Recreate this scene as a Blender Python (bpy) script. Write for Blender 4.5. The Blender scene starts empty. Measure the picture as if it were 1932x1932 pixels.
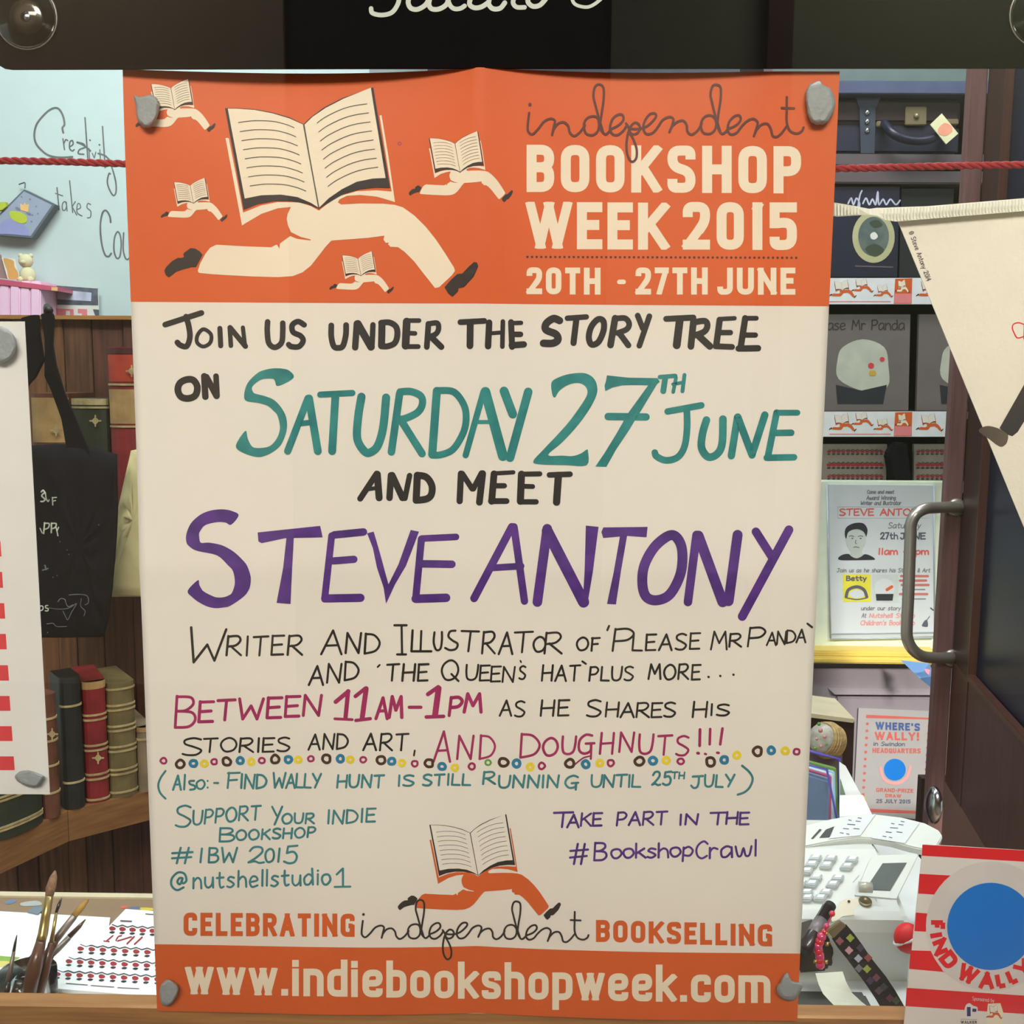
import bpy, bmesh, math, random
from mathutils import Vector, Matrix
from mathutils.geometry import tessellate_polygon
random.seed(7)
S = bpy.context.scene
COL = S.collection

# ------------------------------------------------------------------ camera
# solved from the corners of the A2 poster (0.42 x 0.594 m, centred on the origin, in the plane y = 0)
CAM = Vector((0.029718, -0.657958, 0.120870))
CR = Vector((0.999873, 0.013978, 0.007612)); CU = Vector((-0.009323, 0.126769, 0.991888)); CF = Vector((-0.0129, 0.991834, -0.126883))
FPX = 2038.87; HALF = 966.0
cd = bpy.data.cameras.new('camera'); cam = bpy.data.objects.new('camera', cd); COL.objects.link(cam)
cam.matrix_world = Matrix(((CR.x, CU.x, -CF.x, CAM.x), (CR.y, CU.y, -CF.y, CAM.y), (CR.z, CU.z, -CF.z, CAM.z), (0, 0, 0, 1)))
cd.sensor_width = 36; cd.sensor_height = 36; cd.sensor_fit = 'HORIZONTAL'; cd.lens = FPX / 1932 * 36
cd.clip_start = 0.02; cd.clip_end = 60
S.camera = cam

# ------------------------------------------------------------------ light and colour
S.view_settings.view_transform = 'Standard'; S.view_settings.look = 'None'
S.view_settings.exposure = 0.0; S.view_settings.gamma = 1.0; S.view_settings.use_curve_mapping = False
W = bpy.data.worlds.new('world'); S.world = W; W.use_nodes = True
W.node_tree.nodes['Background'].inputs[0].default_value = (0.55, 0.60, 0.62, 1)
W.node_tree.nodes['Background'].inputs[1].default_value = 0.32
S.cycles.max_bounces = 8; S.cycles.transparent_max_bounces = 16
S.cycles.use_denoising = True

def area(name, loc, target, sx, sy, power, col):
    l = bpy.data.lights.new(name, 'AREA'); l.shape = 'RECTANGLE'; l.size = sx; l.size_y = sy; l.energy = power; l.color = col
    o = bpy.data.objects.new(name, l); COL.objects.link(o); o.location = loc
    o.rotation_euler = (Vector(target) - Vector(loc)).to_track_quat('-Z', 'Y').to_euler()
    return o
# the arcade lamp above and to the right, in front of the window
area('street_lamp_light', (1.5, -1.3, 1.12), (0.0, 0, -0.12), 0.45, 0.45, 245, (1.0, 0.945, 0.87))
area('arcade_light', (-0.1, -2.8, 1.8), (0, 0, -0.1), 1.6, 0.7, 124, (1.0, 0.945, 0.87))
area('reflection_fill_light', (-1.9, -3.1, 2.5), (-2.3, -4.0, 0.3), 1.6, 0.3, 30, (1.0, 0.90, 0.76))  # added to brighten the unseen left wall that the sign reflects
area('reflection_fill_light_right', (1.9, -3.1, 2.5), (2.0, -4.0, 0.3), 1.6, 0.3, 50, (1.0, 0.93, 0.80))  # unseen lamp added to brighten the right panels mirrored in the glass
# strip lamp over the window display, added bookcase fill, shop ceiling lamps
area('display_strip_light', (0.0, 0.42, 0.95), (0.0, 0.28, -0.3), 1.3, 0.12, 12, (0.94, 1.0, 1.0))
area('bookcase_fill_light', (0.85, 1.5, 1.5), (0.9, 2.0, 0.1), 0.7, 0.3, 17, (0.96, 0.98, 1.0))  # lamp added to brighten the dim bookcase shelves
area('shop_ceiling_light', (-0.62, 0.5, 1.02), (-0.9, 1.3, 0.3), 0.7, 0.4, 12, (0.90, 1.0, 1.0))
area('shop_ceiling_light_right', (0.5, 0.60, 1.2), (0.75, 1.35, -0.3), 0.7, 0.4, 8.5, (0.96, 0.98, 1.0))

# ------------------------------------------------------------------ helpers
def ray(u, v): return CF + CR * ((u - HALF) / FPX) + CU * ((HALF - v) / FPX)
def at(u, v, Y=0.0):
    d = ray(u, v); return CAM + d * ((Y - CAM.y) / d.y)
def atz(u, v, Z):
    d = ray(u, v); return CAM + d * ((Z - CAM.z) / d.z)
def hit(u, v, p0, n):
    d = ray(u, v); return CAM + d * ((p0 - CAM).dot(n) / d.dot(n))
def lin(c): return tuple(((x / 255) / 12.92 if x / 255 <= 0.04045 else ((x / 255 + 0.055) / 1.055) ** 2.4) for x in c) + (1,)

def mat(name, rgb, rough=0.6, metal=0.0, var=0.08, scale=30.0, bump=0.0, spec=0.5, stretch=None, coat=0.0, rgb2=None, bscale=None):
    m = bpy.data.materials.new(name); m.use_nodes = True
    t = m.node_tree; N = t.nodes; b = N['Principled BSDF']
    b.inputs['Roughness'].default_value = rough; b.inputs['Metallic'].default_value = metal
    b.inputs['Specular IOR Level'].default_value = spec; b.inputs['Coat Weight'].default_value = coat
    tc = N.new('ShaderNodeTexCoord'); mp = N.new('ShaderNodeMapping'); nz = N.new('ShaderNodeTexNoise'); mx = N.new('ShaderNodeMix')
    mx.data_type = 'RGBA'
    if stretch: mp.inputs['Scale'].default_value = stretch
    nz.inputs['Scale'].default_value = scale; nz.inputs['Detail'].default_value = 5
    t.links.new(tc.outputs['Object'], mp.inputs[0]); t.links.new(mp.outputs[0], nz.inputs['Vector'])
    c = lin(rgb); d = lin(rgb2) if rgb2 else tuple(x * (1 - var) for x in c[:3]) + (1,)
    e = c if rgb2 else tuple(min(1, x * (1 + var)) for x in c[:3]) + (1,)
    mx.inputs['A'].default_value = d; mx.inputs['B'].default_value = e
    cr = N.new('ShaderNodeMapRange'); cr.inputs[1].default_value = 0.3; cr.inputs[2].default_value = 0.7
    t.links.new(nz.outputs[0], cr.inputs[0]); t.links.new(cr.outputs[0], mx.inputs['Factor'])
    t.links.new(mx.outputs['Result'], b.inputs['Base Color'])
    if bump:
        n2 = nz
        if bscale:
            n2 = N.new('ShaderNodeTexNoise'); n2.inputs['Scale'].default_value = bscale; n2.inputs['Detail'].default_value = 3
            t.links.new(mp.outputs[0], n2.inputs['Vector'])
        bp = N.new('ShaderNodeBump'); bp.inputs['Strength'].default_value = bump; bp.inputs['Distance'].default_value = 0.002
        t.links.new(n2.outputs[0], bp.inputs['Height']); t.links.new(bp.outputs[0], b.inputs['Normal'])
    return m

def glassy(name, tint=(255, 255, 255), rough=0.0, ior=1.45, alpha=0.0):
    """thin clear sheet: transparent plus a fresnel reflection"""
    m = bpy.data.materials.new(name); m.use_nodes = True; t = m.node_tree; N = t.nodes; N.clear()
    o = N.new('ShaderNodeOutputMaterial'); tr = N.new('ShaderNodeBsdfTransparent'); gl = N.new('ShaderNodeBsdfGlossy')
    fr = N.new('ShaderNodeFresnel'); mx = N.new('ShaderNodeMixShader'); nz = N.new('ShaderNodeTexNoise'); mr = N.new('ShaderNodeMapRange')
    tr.inputs[0].default_value = lin(tint); gl.inputs['Roughness'].default_value = rough; fr.inputs[0].default_value = ior
    nz.inputs['Scale'].default_value = 6; mr.inputs[3].default_value = max(0.0, rough - 0.005); mr.inputs[4].default_value = rough + 0.01
    t.links.new(nz.outputs[0], mr.inputs[0]); t.links.new(mr.outputs[0], gl.inputs['Roughness'])
    t.links.new(fr.outputs[0], mx.inputs[0]); t.links.new(tr.outputs[0], mx.inputs[1]); t.links.new(gl.outputs[0], mx.inputs[2])
    t.links.new(mx.outputs[0], o.inputs[0]); return m

def obj(name, verts, faces, m, parent=None, smooth=False):
    me = bpy.data.meshes.new(name); me.from_pydata([tuple(v) for v in verts], [], faces); me.update()
    if m: me.materials.append(m)
    if smooth:
        for p in me.polygons: p.use_smooth = True
    o = bpy.data.objects.new(name, me); COL.objects.link(o)
    if parent: o.parent = parent; o.matrix_parent_inverse = parent.matrix_world.inverted()
    return o
def objbm(name, bm, m, parent=None, smooth=False):
    me = bpy.data.meshes.new(name); bmesh.ops.recalc_face_normals(bm, faces=bm.faces); bm.to_mesh(me); bm.free()
    if m: me.materials.append(m)
    if smooth:
        for p in me.polygons: p.use_smooth = True
    o = bpy.data.objects.new(name, me); COL.objects.link(o)
    if parent: o.parent = parent; o.matrix_parent_inverse = parent.matrix_world.inverted()
    return o
def tag(o, label=None, cat=None, group=None, kind=None):
    if label: o['label'] = label
    if cat: o['category'] = cat
    if group: o['group'] = group
    if kind: o['kind'] = kind
    return o
def thing(name, label, cat, loc=(0, 0, 0), group=None):
    o = bpy.data.objects.new(name, None); COL.objects.link(o); o.location = loc; o.empty_display_size = 0.02
    o.matrix_world = Matrix.Translation(loc)
    return tag(o, label, cat, group)

def prism(name, pts, ext, m, parent=None, bevel=0.0):
    """polygon of 3-D points extruded along the vector ext"""
    bm = bmesh.new(); f = bm.faces.new([bm.verts.new(p) for p in pts])
    r = bmesh.ops.extrude_face_region(bm, geom=[f])
    bmesh.ops.translate(bm, verts=[v for v in r['geom'] if isinstance(v, bmesh.types.BMVert)], vec=Vector(ext))
    bmesh.ops.recalc_face_normals(bm, faces=bm.faces)
    if bevel: bmesh.ops.bevel(bm, geom=bm.edges[:], offset=bevel, segments=2, affect='EDGES', clamp_overlap=True)
    return objbm(name, bm, m, parent)
def slab(name, px, Y, th, m, parent=None, bevel=0.0):
    """a panel whose front face lies in the plane y = Y"""
    return prism(name, [at(u, v, Y) for u, v in px], (0, th, 0), m, parent, bevel)
def box(name, lo, hi, m, parent=None, bevel=0.0):
    bm = bmesh.new(); bmesh.ops.create_cube(bm, size=1.0)
    for v in bm.verts: v.co = Vector([lo[i] + (v.co[i] + 0.5) * (hi[i] - lo[i]) for i in range(3)])
    if bevel: bmesh.ops.bevel(bm, geom=bm.edges[:], offset=bevel, segments=2, affect='EDGES', clamp_overlap=True)
    return objbm(name, bm, m, parent)
def catmull(P, closed=False, sub=6):
    n = len(P); out = []
    rng = range(n) if closed else range(n - 1)
    for i in rng:
        if closed: a, b, c, d = P[(i - 1) % n], P[i], P[(i + 1) % n], P[(i + 2) % n]
        else: a, b, c, d = P[max(i - 1, 0)], P[i], P[i + 1], P[min(i + 2, n - 1)]
        for k in range(sub):
            t = k / sub
            out.append(tuple(0.5 * ((2 * b[j]) + (c[j] - a[j]) * t + (2 * a[j] - 5 * b[j] + 4 * c[j] - d[j]) * t * t + (3 * b[j] - a[j] - 3 * c[j] + d[j]) * t ** 3) for j in range(len(b))))
    if not closed: out.append(tuple(P[-1]))
    return out
def tube(name, pts, r, m, parent=None, seg=10, smooth_path=True, closed=False):
    """round bar along 3-D points; r is one radius or one per point"""
    P = [tuple(p) + ((r[i] if isinstance(r, (list, tuple)) else r),) for i, p in enumerate(pts)]
    if smooth_path: P = catmull(P, closed, 5)
    n = len(P); V = []; F = []; prev = None
    for i, p in enumerate(P):
        a = Vector(P[max(i - 1, 0)][:3]); b = Vector(P[min(i + 1, n - 1)][:3])
        if closed: a = Vector(P[(i - 1) % n][:3]); b = Vector(P[(i + 1) % n][:3])
        d = (b - a).normalized()
        s = prev if prev else (Vector((0, 0, 1)) if abs(d.z) < 0.9 else Vector((1, 0, 0)))
        x = (s - d * s.dot(d)).normalized(); prev = x; y = d.cross(x)
        for k in range(seg):
            an = 2 * math.pi * k / seg; V.append(Vector(p[:3]) + (x * math.cos(an) + y * math.sin(an)) * p[3])
    for i in range(n if closed else n - 1):
        for k in range(seg):
            j = (i + 1) % n
            F.append((i * seg + k, i * seg + (k + 1) % seg, j * seg + (k + 1) % seg, j * seg + k))
    if not closed: F.append(tuple(range(seg))[::-1]); F.append(tuple((n - 1) * seg + k for k in range(seg)))
    return obj(name, V, F, m, parent, True)
def lathe(name, prof, m, loc, axis=Vector((0, 0, 1)), parent=None, seg=28):
    """prof: list of (radius, height) turned about axis through loc"""
    q = axis.to_track_quat('Z', 'Y'); V = []; F = []; n = len(prof)
    for r, h in prof:
        for k in range(seg):
            a = 2 * math.pi * k / seg; V.append(Vector(loc) + q @ Vector((r * math.cos(a), r * math.sin(a), h)))
    for i in range(n - 1):
        for k in range(seg): F.append((i * seg + k, i * seg + (k + 1) % seg, (i + 1) * seg + (k + 1) % seg, (i + 1) * seg + k))
    F.append(tuple(range(seg))[::-1]); F.append(tuple((n - 1) * seg + k for k in range(seg)))
    return obj(name, V, F, m, parent, True)

# ------------------------------------------------------------------ ink: strokes and filled shapes laid on a surface
LAY = 0.00012
def relief(x, z):
    """how far the folded paper lies behind the plane y = 0"""
    sx = math.sqrt(x * x + 4e-6) - 0.002; sz = math.sqrt(z * z + 2e-6) - 0.0014
    k = max(0.0, min(1.0, (z + 0.12) / 0.3))
    r = -(0.0056 * k - 0.0036 * (1 - k)) * math.exp(-abs(sx) / 0.035)
    r += -0.0024 * math.exp(-abs(sz) / 0.035)
    r += 0.0007 * math.sin(x * 31 + 1.2) * math.sin(z * 17 + 0.4)
    top = math.exp(-max(0.0, 0.297 - z) / 0.022)
    r += top * (0.0085 * math.sin(math.pi * min(1, max(0, (x + 0.215) / 0.215))) ** 0.8 + 0.004 * math.sin(math.pi * min(1, max(0, x / 0.17))) ** 1.0)
    return r + 0.002
class OnPoster:
    drape = True
    def __call__(self, u, v, off):
        p = at(u, v, 0); p = at(u, v, relief(p.x, p.z)); return Vector((p.x, relief(p.x, p.z) - off, p.z))
class OnPlane:
    drape = False
    def __init__(s, p0, n=Vector((0, -1, 0))):
        s.p0 = Vector(p0); s.n = Vector(n).normalized()
        if s.n.dot(CAM - s.p0) < 0: s.n = -s.n
    def __call__(s, u, v, off): return hit(u, v, s.p0, s.n) + s.n * off
POST = OnPoster()
def at_y(Y): return OnPlane((0, Y, 0))

def parse(txt, T=(0, 0, 1)):
    """'C 14 x,y x,y | L 20 ... | F x,y ...'  C smooth, L straight, K rounded corners, O smooth closed, F filled, G filled smooth"""
    out = []
    for s in txt.split('|'):
        w = s.split()
        if not w: continue
        k = w[0]; i = 1; wd = 0
        if ',' not in w[1]: wd = float(w[1]) / T[2]; i = 2
        P = [tuple(float(a) for a in q.split(',')) for q in w[i:]]
        out.append((k, wd, [(T[0] + p[0] / T[2], T[1] + p[1] / T[2]) for p in P], 'r', None))
    return out
def resample(P, step):
    out = [P[0]]
    for a, b in zip(P, P[1:]):
        d = math.hypot(b[0] - a[0], b[1] - a[1]); n = max(1, int(d / step))
        for k in range(1, n + 1): out.append((a[0] + (b[0] - a[0]) * k / n, a[1] + (b[1] - a[1]) * k / n))
    return out
def fillet(P, R, closed):
    n = len(P); out = []
    for i in range(n):
        if not closed and i in (0, n - 1): out.append(P[i]); continue
        a, b, c = P[(i - 1) % n], P[i], P[(i + 1) % n]
        la = math.hypot(a[0] - b[0], a[1] - b[1]); lc = math.hypot(c[0] - b[0], c[1] - b[1])
        r = min(R, la * 0.49, lc * 0.49)
        p = (b[0] + (a[0] - b[0]) * r / la, b[1] + (a[1] - b[1]) * r / la); q = (b[0] + (c[0] - b[0]) * r / lc, b[1] + (c[1] - b[1]) * r / lc)
        for k in range(7):
            t = k / 6; out.append(tuple((1 - t) ** 2 * p[j] + 2 * t * (1 - t) * b[j] + t * t * q[j] for j in (0, 1)))
    return out
def clip_y(poly, y0, y1):
    for s, lim in ((1, y0), (-1, y1)):
        out = []
        for i in range(len(poly)):
            a, b = poly[i - 1], poly[i]; ia = s * (a[1] - lim) >= 0; ib = s * (b[1] - lim) >= 0
            if ia != ib:
                t = (lim - a[1]) / (b[1] - a[1]); out.append((a[0] + (b[0] - a[0]) * t, lim))
            if ib: out.append(b)
        poly = out
        if len(poly) < 3: return []
    return poly
def ribbon(P, w, cap, closed, step):
    P2 = [P[0]]
    for p in P[1:]:
        if math.hypot(p[0] - P2[-1][0], p[1] - P2[-1][1]) > 1e-3: P2.append(p)
    P = resample(P2 + ([P2[0]] if closed else []), step); n = len(P)
    if n < 2: return []
    h = w / 2
    if 's' in cap and not closed:
        for q, (i, j) in enumerate(((0, 1), (n - 1, n - 2))):
            if cap[q % len(cap)] != 's': continue
            d = math.hypot(P[i][0] - P[j][0], P[i][1] - P[j][1]); P[i] = (P[i][0] + (P[i][0] - P[j][0]) / d * h, P[i][1] + (P[i][1] - P[j][1]) / d * h)
    Lp, Rp = [], []
    for i in range(n):
        a = P[i - 1] if i else (P[n - 2] if closed else P[0]); b = P[i + 1] if i < n - 1 else (P[1] if closed else P[-1])
        d1 = (P[i][0] - a[0], P[i][1] - a[1]); d2 = (b[0] - P[i][0], b[1] - P[i][1])
        l1 = math.hypot(*d1) or 1; l2 = math.hypot(*d2) or 1
        tx = (d1[0] / l1 if any(d1) else 0) + (d2[0] / l2 if any(d2) else 0); ty = (d1[1] / l1 if any(d1) else 0) + (d2[1] / l2 if any(d2) else 0)
        l = math.hypot(tx, ty) or 1; tx /= l; ty /= l
        k = h
        if any(d1) and any(d2):
            c = tx * d1[0] / l1 + ty * d1[1] / l1; k = h / max(0.6, c)
        Lp.append((P[i][0] + ty * k, P[i][1] - tx * k)); Rp.append((P[i][0] - ty * k, P[i][1] + tx * k))
    polys = [[Lp[i], Lp[i + 1], Rp[i + 1], Rp[i]] for i in range(n - 1)]
    if cap == 'r' and not closed:
        for i, j in ((0, 1), (n - 1, n - 2)):
            an = math.atan2(P[i][1] - P[j][1], P[i][0] - P[j][0])
            polys.append([(P[i][0] + h * math.cos(an + math.pi * (k / 8 - 0.5)), P[i][1] + h * math.sin(an + math.pi * (k / 8 - 0.5))) for k in range(9)])
    return polys
def ink(name, strokes, surf, m, parent, layer=1, step=8.0, jitter=0.0):
    """builds all strokes as ONE mesh of print lying on surf"""
    bm = bmesh.new(); base = layer * LAY; e = 0
    for kind, w, P, cap, clip in strokes:
        e += 1
        if kind in 'FG':
            if kind == 'G': P = catmull(P, True, 4)
            vs = [bm.verts.new(surf(u, v, base)) for u, v in P]
            for tri in tessellate_polygon([[Vector((u, v, 0)) for u, v in P]]): bm.faces.new([vs[i] for i in tri])
            continue
        cl = kind == 'O'
        if kind in 'CO': Q = catmull(P, cl, 7)
        elif kind == 'K': Q = fillet(P, w * 1.0, False)
        elif kind == 'Q': Q = fillet(P, w * 1.15, True); cl = True
        else: Q = P
        off = base + 3e-6 * (e % 30)
        if jitter: w *= 1 + random.uniform(-jitter, jitter)
        if kind == 'L' and len(Q) > 2: polys = [p for i in range(len(Q) - 1) for p in ribbon(Q[i:i + 2], w, cap, False, step)]
        else: polys = ribbon(Q, w, cap, cl, step)
        for k, poly in enumerate(polys):
            if clip: poly = clip_y(poly, *clip)
            if len(poly) >= 3:
                o2 = off + 4e-7 * k
                try: bm.faces.new([bm.verts.new(surf(u, v, o2)) for u, v in poly])
                except ValueError: pass
    if surf.drape:
        big = [s for s in strokes if s[0] in 'FG']
        if big:
            for ax, vals in ((0, [i * 0.012 for i in range(-17, 18)]), (2, [i * 0.012 for i in range(-25, 25)])):
                no = Vector((1, 0, 0)) if ax == 0 else Vector((0, 0, 1))
                lo = min(v.co[ax] for v in bm.verts); hi = max(v.co[ax] for v in bm.verts)
                for t in vals:
                    if lo < t < hi: bmesh.ops.bisect_plane(bm, geom=bm.verts[:] + bm.edges[:] + bm.faces[:], plane_co=no * t, plane_no=no)
            for v in bm.verts: v.co.y = relief(v.co.x, v.co.z) - base
    # face the viewer
    for f in bm.faces: f.normal_update()
    n = Vector((0, -1, 0)) if surf.drape else surf.n
    bmesh.ops.reverse_faces(bm, faces=[f for f in bm.faces if f.normal.dot(n) < 0])
    me = bpy.data.meshes.new(name); bm.to_mesh(me); bm.free(); me.materials.append(m)
    o = bpy.data.objects.new(name, me); COL.objects.link(o)
    if parent: o.parent = parent; o.matrix_parent_inverse = parent.matrix_world.inverted()
    return o

# ------------------------------------------------------------------ alphabets
HAND = {
 'A': (.8, 'L0,1 .52,0 1,1|L.2,.64 .8,.62'), 'B': (.65, 'L0,0 0,1|C0,.02 .7,.04 .85,.25 .5,.45 .05,.48|C.05,.48 .8,.52 1,.75 .7,.97 0,1'),
 'C': (.7, 'C1,.15 .65,0 .2,.18 0,.5 .15,.85 .55,1 1,.85'), 'D': (.75, 'L0,0 0,1|C0,.02 .6,.08 1,.45 .75,.85 0,1'),
 'E': (.6, 'L.02,0 0,1|L0,.02 1,0|L0,.5 .85,.46|L0,1 1,.98'), 'F': (.6, 'L.1,0 .05,1|L0,.03 1,0|L.08,.5 .8,.46'),
 'G': (.75, 'C.95,.12 .6,0 .15,.2 0,.6 .3,.95 .75,.9 .85,.6|L.5,.6 1,.56|L.85,.6 .84,1.1'), 'H': (.75, 'L.05,0 0,1|L1,0 .95,1|L0,.52 1,.48'),
 'I': (.12, 'L.5,0 .5,1'), 'i': (.14, 'L.5,.35 .5,1|L.5,.12 .5,.13'), '\x01': (.6, 'L0,.02 1,0|L.5,0 .5,1|L0,1 1,.98'),
 'J': (.7, 'L.1,.05 1,0|C.65,.02 .66,.5 .55,.9 .25,1 0,.8'), 'K': (.7, 'L.05,0 0,1|L.95,.02 .05,.55|L.3,.42 1,1'),
 'L': (.6, 'L.05,0 0,.98 1,1'), 'M': (.9, 'L0,1 .15,0 .5,.65 .85,0 1,1'), 'N': (.75, 'L0,1 .05,0 .9,1 1,0'),
 'O': (.85, 'O.5,0 .12,.2 0,.55 .2,.92 .5,1 .85,.85 1,.5 .85,.15'), 'P': (.65, 'L.08,0 0,1|C.08,.03 .7,0 1,.22 .7,.5 .05,.56'),
 'Q': (.9, 'O.5,0 .12,.2 0,.55 .2,.92 .5,1 .85,.85 1,.5 .85,.15|L.6,.7 1.05,1.05'), 'R': (.75, 'L.05,0 0,1|C.05,.03 .7,0 .9,.22 .6,.48 .05,.55|L.25,.52 1,1'),
 'S': (.65, 'C.95,.08 .55,0 .1,.12 .12,.35 .6,.52 1,.72 .75,.97 .3,1 0,.93'), 'T': (.75, 'L0,.04 1,0|L.5,.02 .46,1'),
 'U': (.75, 'C0,0 0,.5 .12,.9 .5,1 .85,.85 .97,.45 1,0'), 'V': (.8, 'L0,0 .5,1 1,0'), 'W': (1.05, 'L0,0 .18,1 .5,.35 .78,1 1,0'),
 'X': (.7, 'L0,0 1,1|L1,0 0,1'), 'Y': (.75, 'L0,0 .5,.5|L1,0 .35,1'), 'Z': (.7, 'L0,0 1,0 0,1 1,1'),
 '0': (.6, 'O.5,0 .1,.2 0,.55 .2,.92 .5,1 .88,.85 1,.5 .85,.12'), '1': (.2, 'L.6,0 .4,1'), '2': (.7, 'C.05,.25 .3,.02 .75,.03 .85,.3 .5,.65 0,.97|C0,.97 .4,.9 .7,1 1,.96'),
 '5': (.65, 'L1,0 .25,.05 .18,.42|C.18,.42 .7,.35 1,.6 .85,.92 .4,1 0,.9'), '!': (.1, 'L.5,0 .5,.7|L.5,.97 .5,1'), '.': (.1, 'L.5,.97 .5,1'),
 "'": (.1, 'L.8,0 .2,.15'), ',': (.12, 'L.5,.85 .3,1.1'), ':': (.1, 'L.5,.4 .5,.42|L.5,.95 .5,.97'), '-': (.35, 'L0,.55 1,.53'), ' ': (.45, ''),
 '#': (.9, 'L.4,0 .25,1|L.8,0 .65,1|L0,.35 1,.28|L0,.68 .95,.6'),
 '@': (.9, 'C.8,.85 .4,1 .05,.75 .05,.35 .4,.03 .8,.1 .95,.45 .8,.62 .65,.55 .7,.35 .5,.35 .4,.55 .55,.68 .68,.5'),
 'a': (.6, 'C.95,.4 .5,.32 .05,.55 .1,.95 .5,.98 .9,.7|L.95,.38 1,1'), 'b': (.6, 'L.05,0 .05,1|C.05,.5 .6,.35 1,.6 .75,.98 .05,.95'), 'c': (.55, 'C1,.45 .6,.35 .05,.55 .1,.92 .55,1 1,.9'),
 'd': (.65, 'C.85,.45 .5,.35 .05,.6 .15,.97 .6,.98 .9,.7|L.88,0 1,1'), 'e': (.6, 'C.05,.7 .9,.58 .75,.36 .3,.36 .02,.68 .3,1 .95,.9'), 'h': (.6, 'L.05,0 .05,1|C.05,.6 .5,.36 .9,.5 1,1'),
 'k': (.6, 'L.05,0 .05,1|L.85,.35 .08,.7|L.3,.62 1,1'), 'l': (.1, 'L.5,0 .5,1'), 'm': (.9, 'L0,.35 0,1|C0,.6 .25,.36 .45,.5 .5,1|C.5,.6 .75,.36 .95,.5 1,1'), 'n': (.6, 'L.05,.35 .05,1|C.05,.6 .5,.34 .9,.5 1,1'),
 'o': (.6, 'O.5,.35 .1,.45 0,.7 .25,.97 .65,.97 1,.7 .85,.42'), 'p': (.6, 'L.1,.38 .02,1.35|C.08,.5 .6,.33 1,.6 .7,.95 .08,.92'), 'r': (.45, 'L.1,.35 .1,1|C.1,.6 .5,.36 1,.42'),
 's': (.5, 'C.95,.4 .4,.35 .1,.52 .6,.66 .95,.82 .5,1 0,.95'), 't': (.5, 'C.4,.05 .4,.7 .6,.98 1,.92|L0,.38 .95,.34'), 'u': (.6, 'C.02,.36 .05,.8 .4,1 .85,.8 .95,.36|L.95,.36 1,1'),
 'v': (.55, 'L0,.36 .5,1 1,.36'), 'w': (.85, 'C0,.38 .15,.95 .35,.95 .5,.5 .65,.95 .88,.9 1,.36'), 'y': (.55, 'L0,.36 .5,.95|L1,.36 .2,1.35'), 'g': (.6, 'C.9,.42 .4,.35 .05,.65 .4,.95 .88,.8|C.9,.4 .9,1.1 .5,1.35 .1,1.2'),
}
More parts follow.
